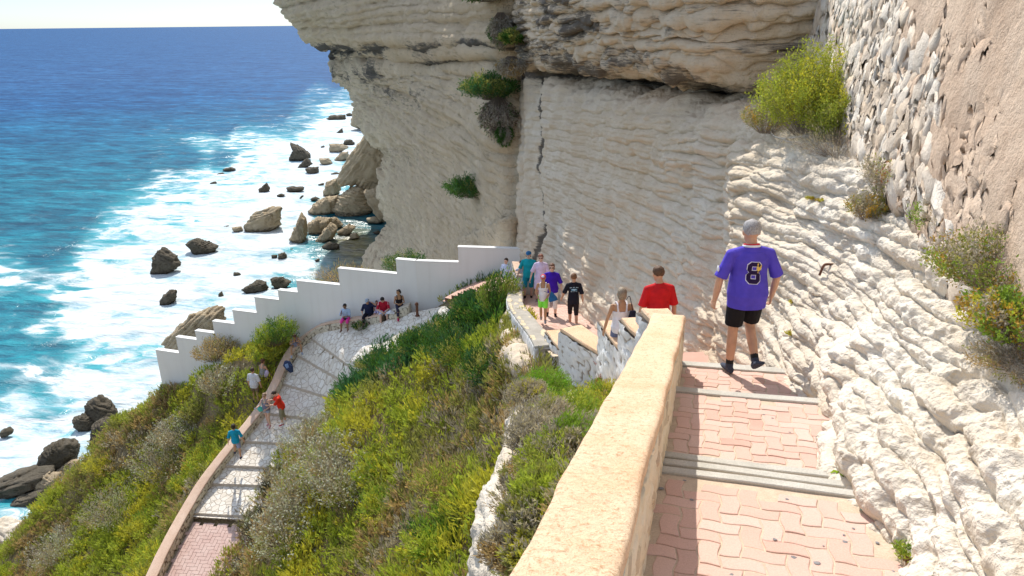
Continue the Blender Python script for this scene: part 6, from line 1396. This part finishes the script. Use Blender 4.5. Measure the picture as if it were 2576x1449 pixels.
q_ = Pz(983, 790, -11.95); bag('white plastic bag lying on the ledge between the man in red and the young woman', 'plastic_bag', 'bag', [q_+V3(-.18, 0, .03), q_+V3(0, 0, .1), q_+V3(.16, 0, .02)], [.06, .11, .06], [.05, .1, .05], cloth((.7, .74, .82), 'plastic'))
# ---- on the parapet and the cobbles
pp0 = Pz(744, 893, -14.45)
person('girl in a patterned top sitting on the parapet bent over a phone', np.array([pp0[0], pp0[1]+.1, -14.45]), 200, 1.64, SKT, (.1, .05, .03), 'long', .85, 28, hip=.5, shirt=(.25, .26, .38), tank=True, hem=.92, female=True, pants=(.3, .3, .42), plen=.4, shoes=(.4, .45, .55), vox=.012, legs=(((-.35, .9, .25), (-.05, .0, -1)), ((.3, 1, .1), (.1, .15, -1))), arms=(((-.35, .7, -.5), (.6, .4, .45)), ((.3, .7, -.6), (-.6, .4, .5))), headp=35)
G1 = dict(PPL); t_ = G1['tp']
fp = wl(G1['root'], G1['S']['wL']*G1['k']); blobobj('phone', lambda q: q.ball(G1['S']['wL']*G1['k']+V3(.07, .06, .04), (.035, .012, .06)), cloth((.02, .02, .02), 'phone'), G1['root'], .008, 0)
q_ = Pz(728, 918, -14.35); T9 = empty('backpack', q_, 0, 'dark blue backpack slumped on the parapet at the feet of the girl with the phone', 'backpack')
blobobj('pack_body', lambda q: (q.loft([V3(-.14, 0, .2), V3(-.12, .02, .06), V3(.04, -.12, -.1), V3(.12, -.16, -.3)], [.07, .2, .17, .07], [.06, .12, .11, .05], n=14)), stripes((.015, .02, .06), (.05, .08, .16), 40), T9, .015, 2)
blobobj('front_pocket', lambda q: (q.loft([V3(-.1, -.12, .1), V3(-.02, -.19, -.06)], [.08, .07], [.04, .04], n=12)), cloth((.2, .3, .5), 'pocket'), T9, .015, 2)
q_ = Pz(646, 1012, -16.15); person('man in a white striped shirt and brown shorts standing outside the parapet', q_, -12, 1.76, SK, (.07, .04, .03), 'crop', 1.08, 2, shirt=stripes((.78, .78, .8), (.42, .44, .5), 110), sleeve=.5, hem=.80, pants=(.2, .14, .1), plen=.85, vox=.012)
q_ = Pz(668, 990, -16.1); q_[2] += .1; person('woman in a black and white striped sleeveless top holding a lilac jacket', q_, -25, 1.66, SK, (.12, .05, .03), 'short', .98, 8, shirt=stripes((.02, .02, .02), (.5, .5, .5), 90), tank=True, hem=.9, female=True, pants=(.13, .13, .17), plen=.6, vox=.012, shoes=(.08, .06, .06), legs=(((-.05, .1, -1), (0, -.05, -1)), ((.35, .5, -.75), (.1, -.25, -1))), arms=(((-.3, .1, -1), (.2, .5, -.7)), ((.35, .2, -1), (.05, .4, -.6))), headp=15)
SW = dict(PPL); t_ = SW['tp']; bag('pale lilac jacket draped over the arm of the woman in stripes', 'jacket', 'jacket', [t_(.2, .02, .22), t_(.08, .0, .25), t_(-.12, -.02, .17)], [.06, .1, .08], [.04, .06, .05], cloth((.62, .52, .72), 'jacket'), root=SW['root'])
q_ = Pz(676, 1073, -16.45); person('woman in a grey vest and denim shorts with a turquoise shoulder bag and sunglasses', q_, 168, 1.66, SKP, (.3, .2, .13), 'crop', .95, 2, shirt=(.2, .19, .27), tank=True, hem=.88, female=True, pants=(.34, .4, .5), plen=.4, shoes=(.6, .3, .32), glasses=True, vox=.012, arms=(((-.3, .25, -1), (.25, .9, -.1)), ((.35, .3, -1), (.05, .9, .05))), legs=(((-.02, .15, -1), (.0, -.08, -1)), ((-.02, -.12, -1), (.0, -.25, -1))))
GW = dict(PPL); t_ = GW['tp']; bag('turquoise shoulder bag hanging at the hip of the woman in the grey vest', 'turquoise_bag', 'bag', [t_(.1, .1, .2), t_(-.02, .12, .22), t_(-.14, .1, .2)], [.07, .13, .09], [.03, .05, .04], cloth((.1, .5, .45), 'bagt'), [t_(.08, .1, .2), t_(.3, .14, .06), t_(.5, .06, -.09)], root=GW['root'])
blobobj('camera', lambda q: q.ball(GW['S']['wR']*GW['k']+V3(.0, .09, .02), (.05, .03, .035)), cloth((.5, .5, .52), 'cam'), GW['root'], .01, 0)
q_ = Pz(713, 1068, -16.5); person('man in a bright red polo shirt looking down at his phone on the cobbles', q_, 108, 1.76, SKP, (.06, .04, .03), 'crop', 1.0, 12, shirt=(.75, .04, .015), sleeve=.5, hem=.82, pants=(.3, .27, .19), plen=1.45, shoes=(.4, .02, .03), sock=(.75, .75, .75), vox=.012, arms=(((-.2, .6, -.8), (.1, .95, .1)), ((.2, .6, -.8), (-.1, .95, .1))), headp=38, legs=(((0, .12, -1), (0, -.05, -1)), ((0, -.1, -1), (0, -.18, -1))))
blobobj('phone', lambda q: q.ball(PPL['S']['wL']*PPL['k']+V3(.05, .16, .03), (.035, .06, .01)), cloth((.6, .6, .62), 'phonew'), PPL['root'], .008, 0)
q_ = Pz(597, 1136, -16.55); person('boy in a turquoise t-shirt and checked shorts stepping onto the parapet', q_+V3(.0, 0, -.35), 12, 1.66, SK, (.04, .03, .02), 'short', .9, 0, shirt=(.01, .33, .52), sleeve=.5, hem=.86, pants=(.28, .32, .5), plen=.85, shoes=(.04, .05, .09), vox=.012, arms=(((-.3, .0, -1), (-.2, .1, -1)), ((.35, -.1, -1), (.2, .2, -1))), legs=(((-.1, .75, -.7), (-.05, -.2, -1)), ((.04, .02, -1), (0, -.06, -1))))
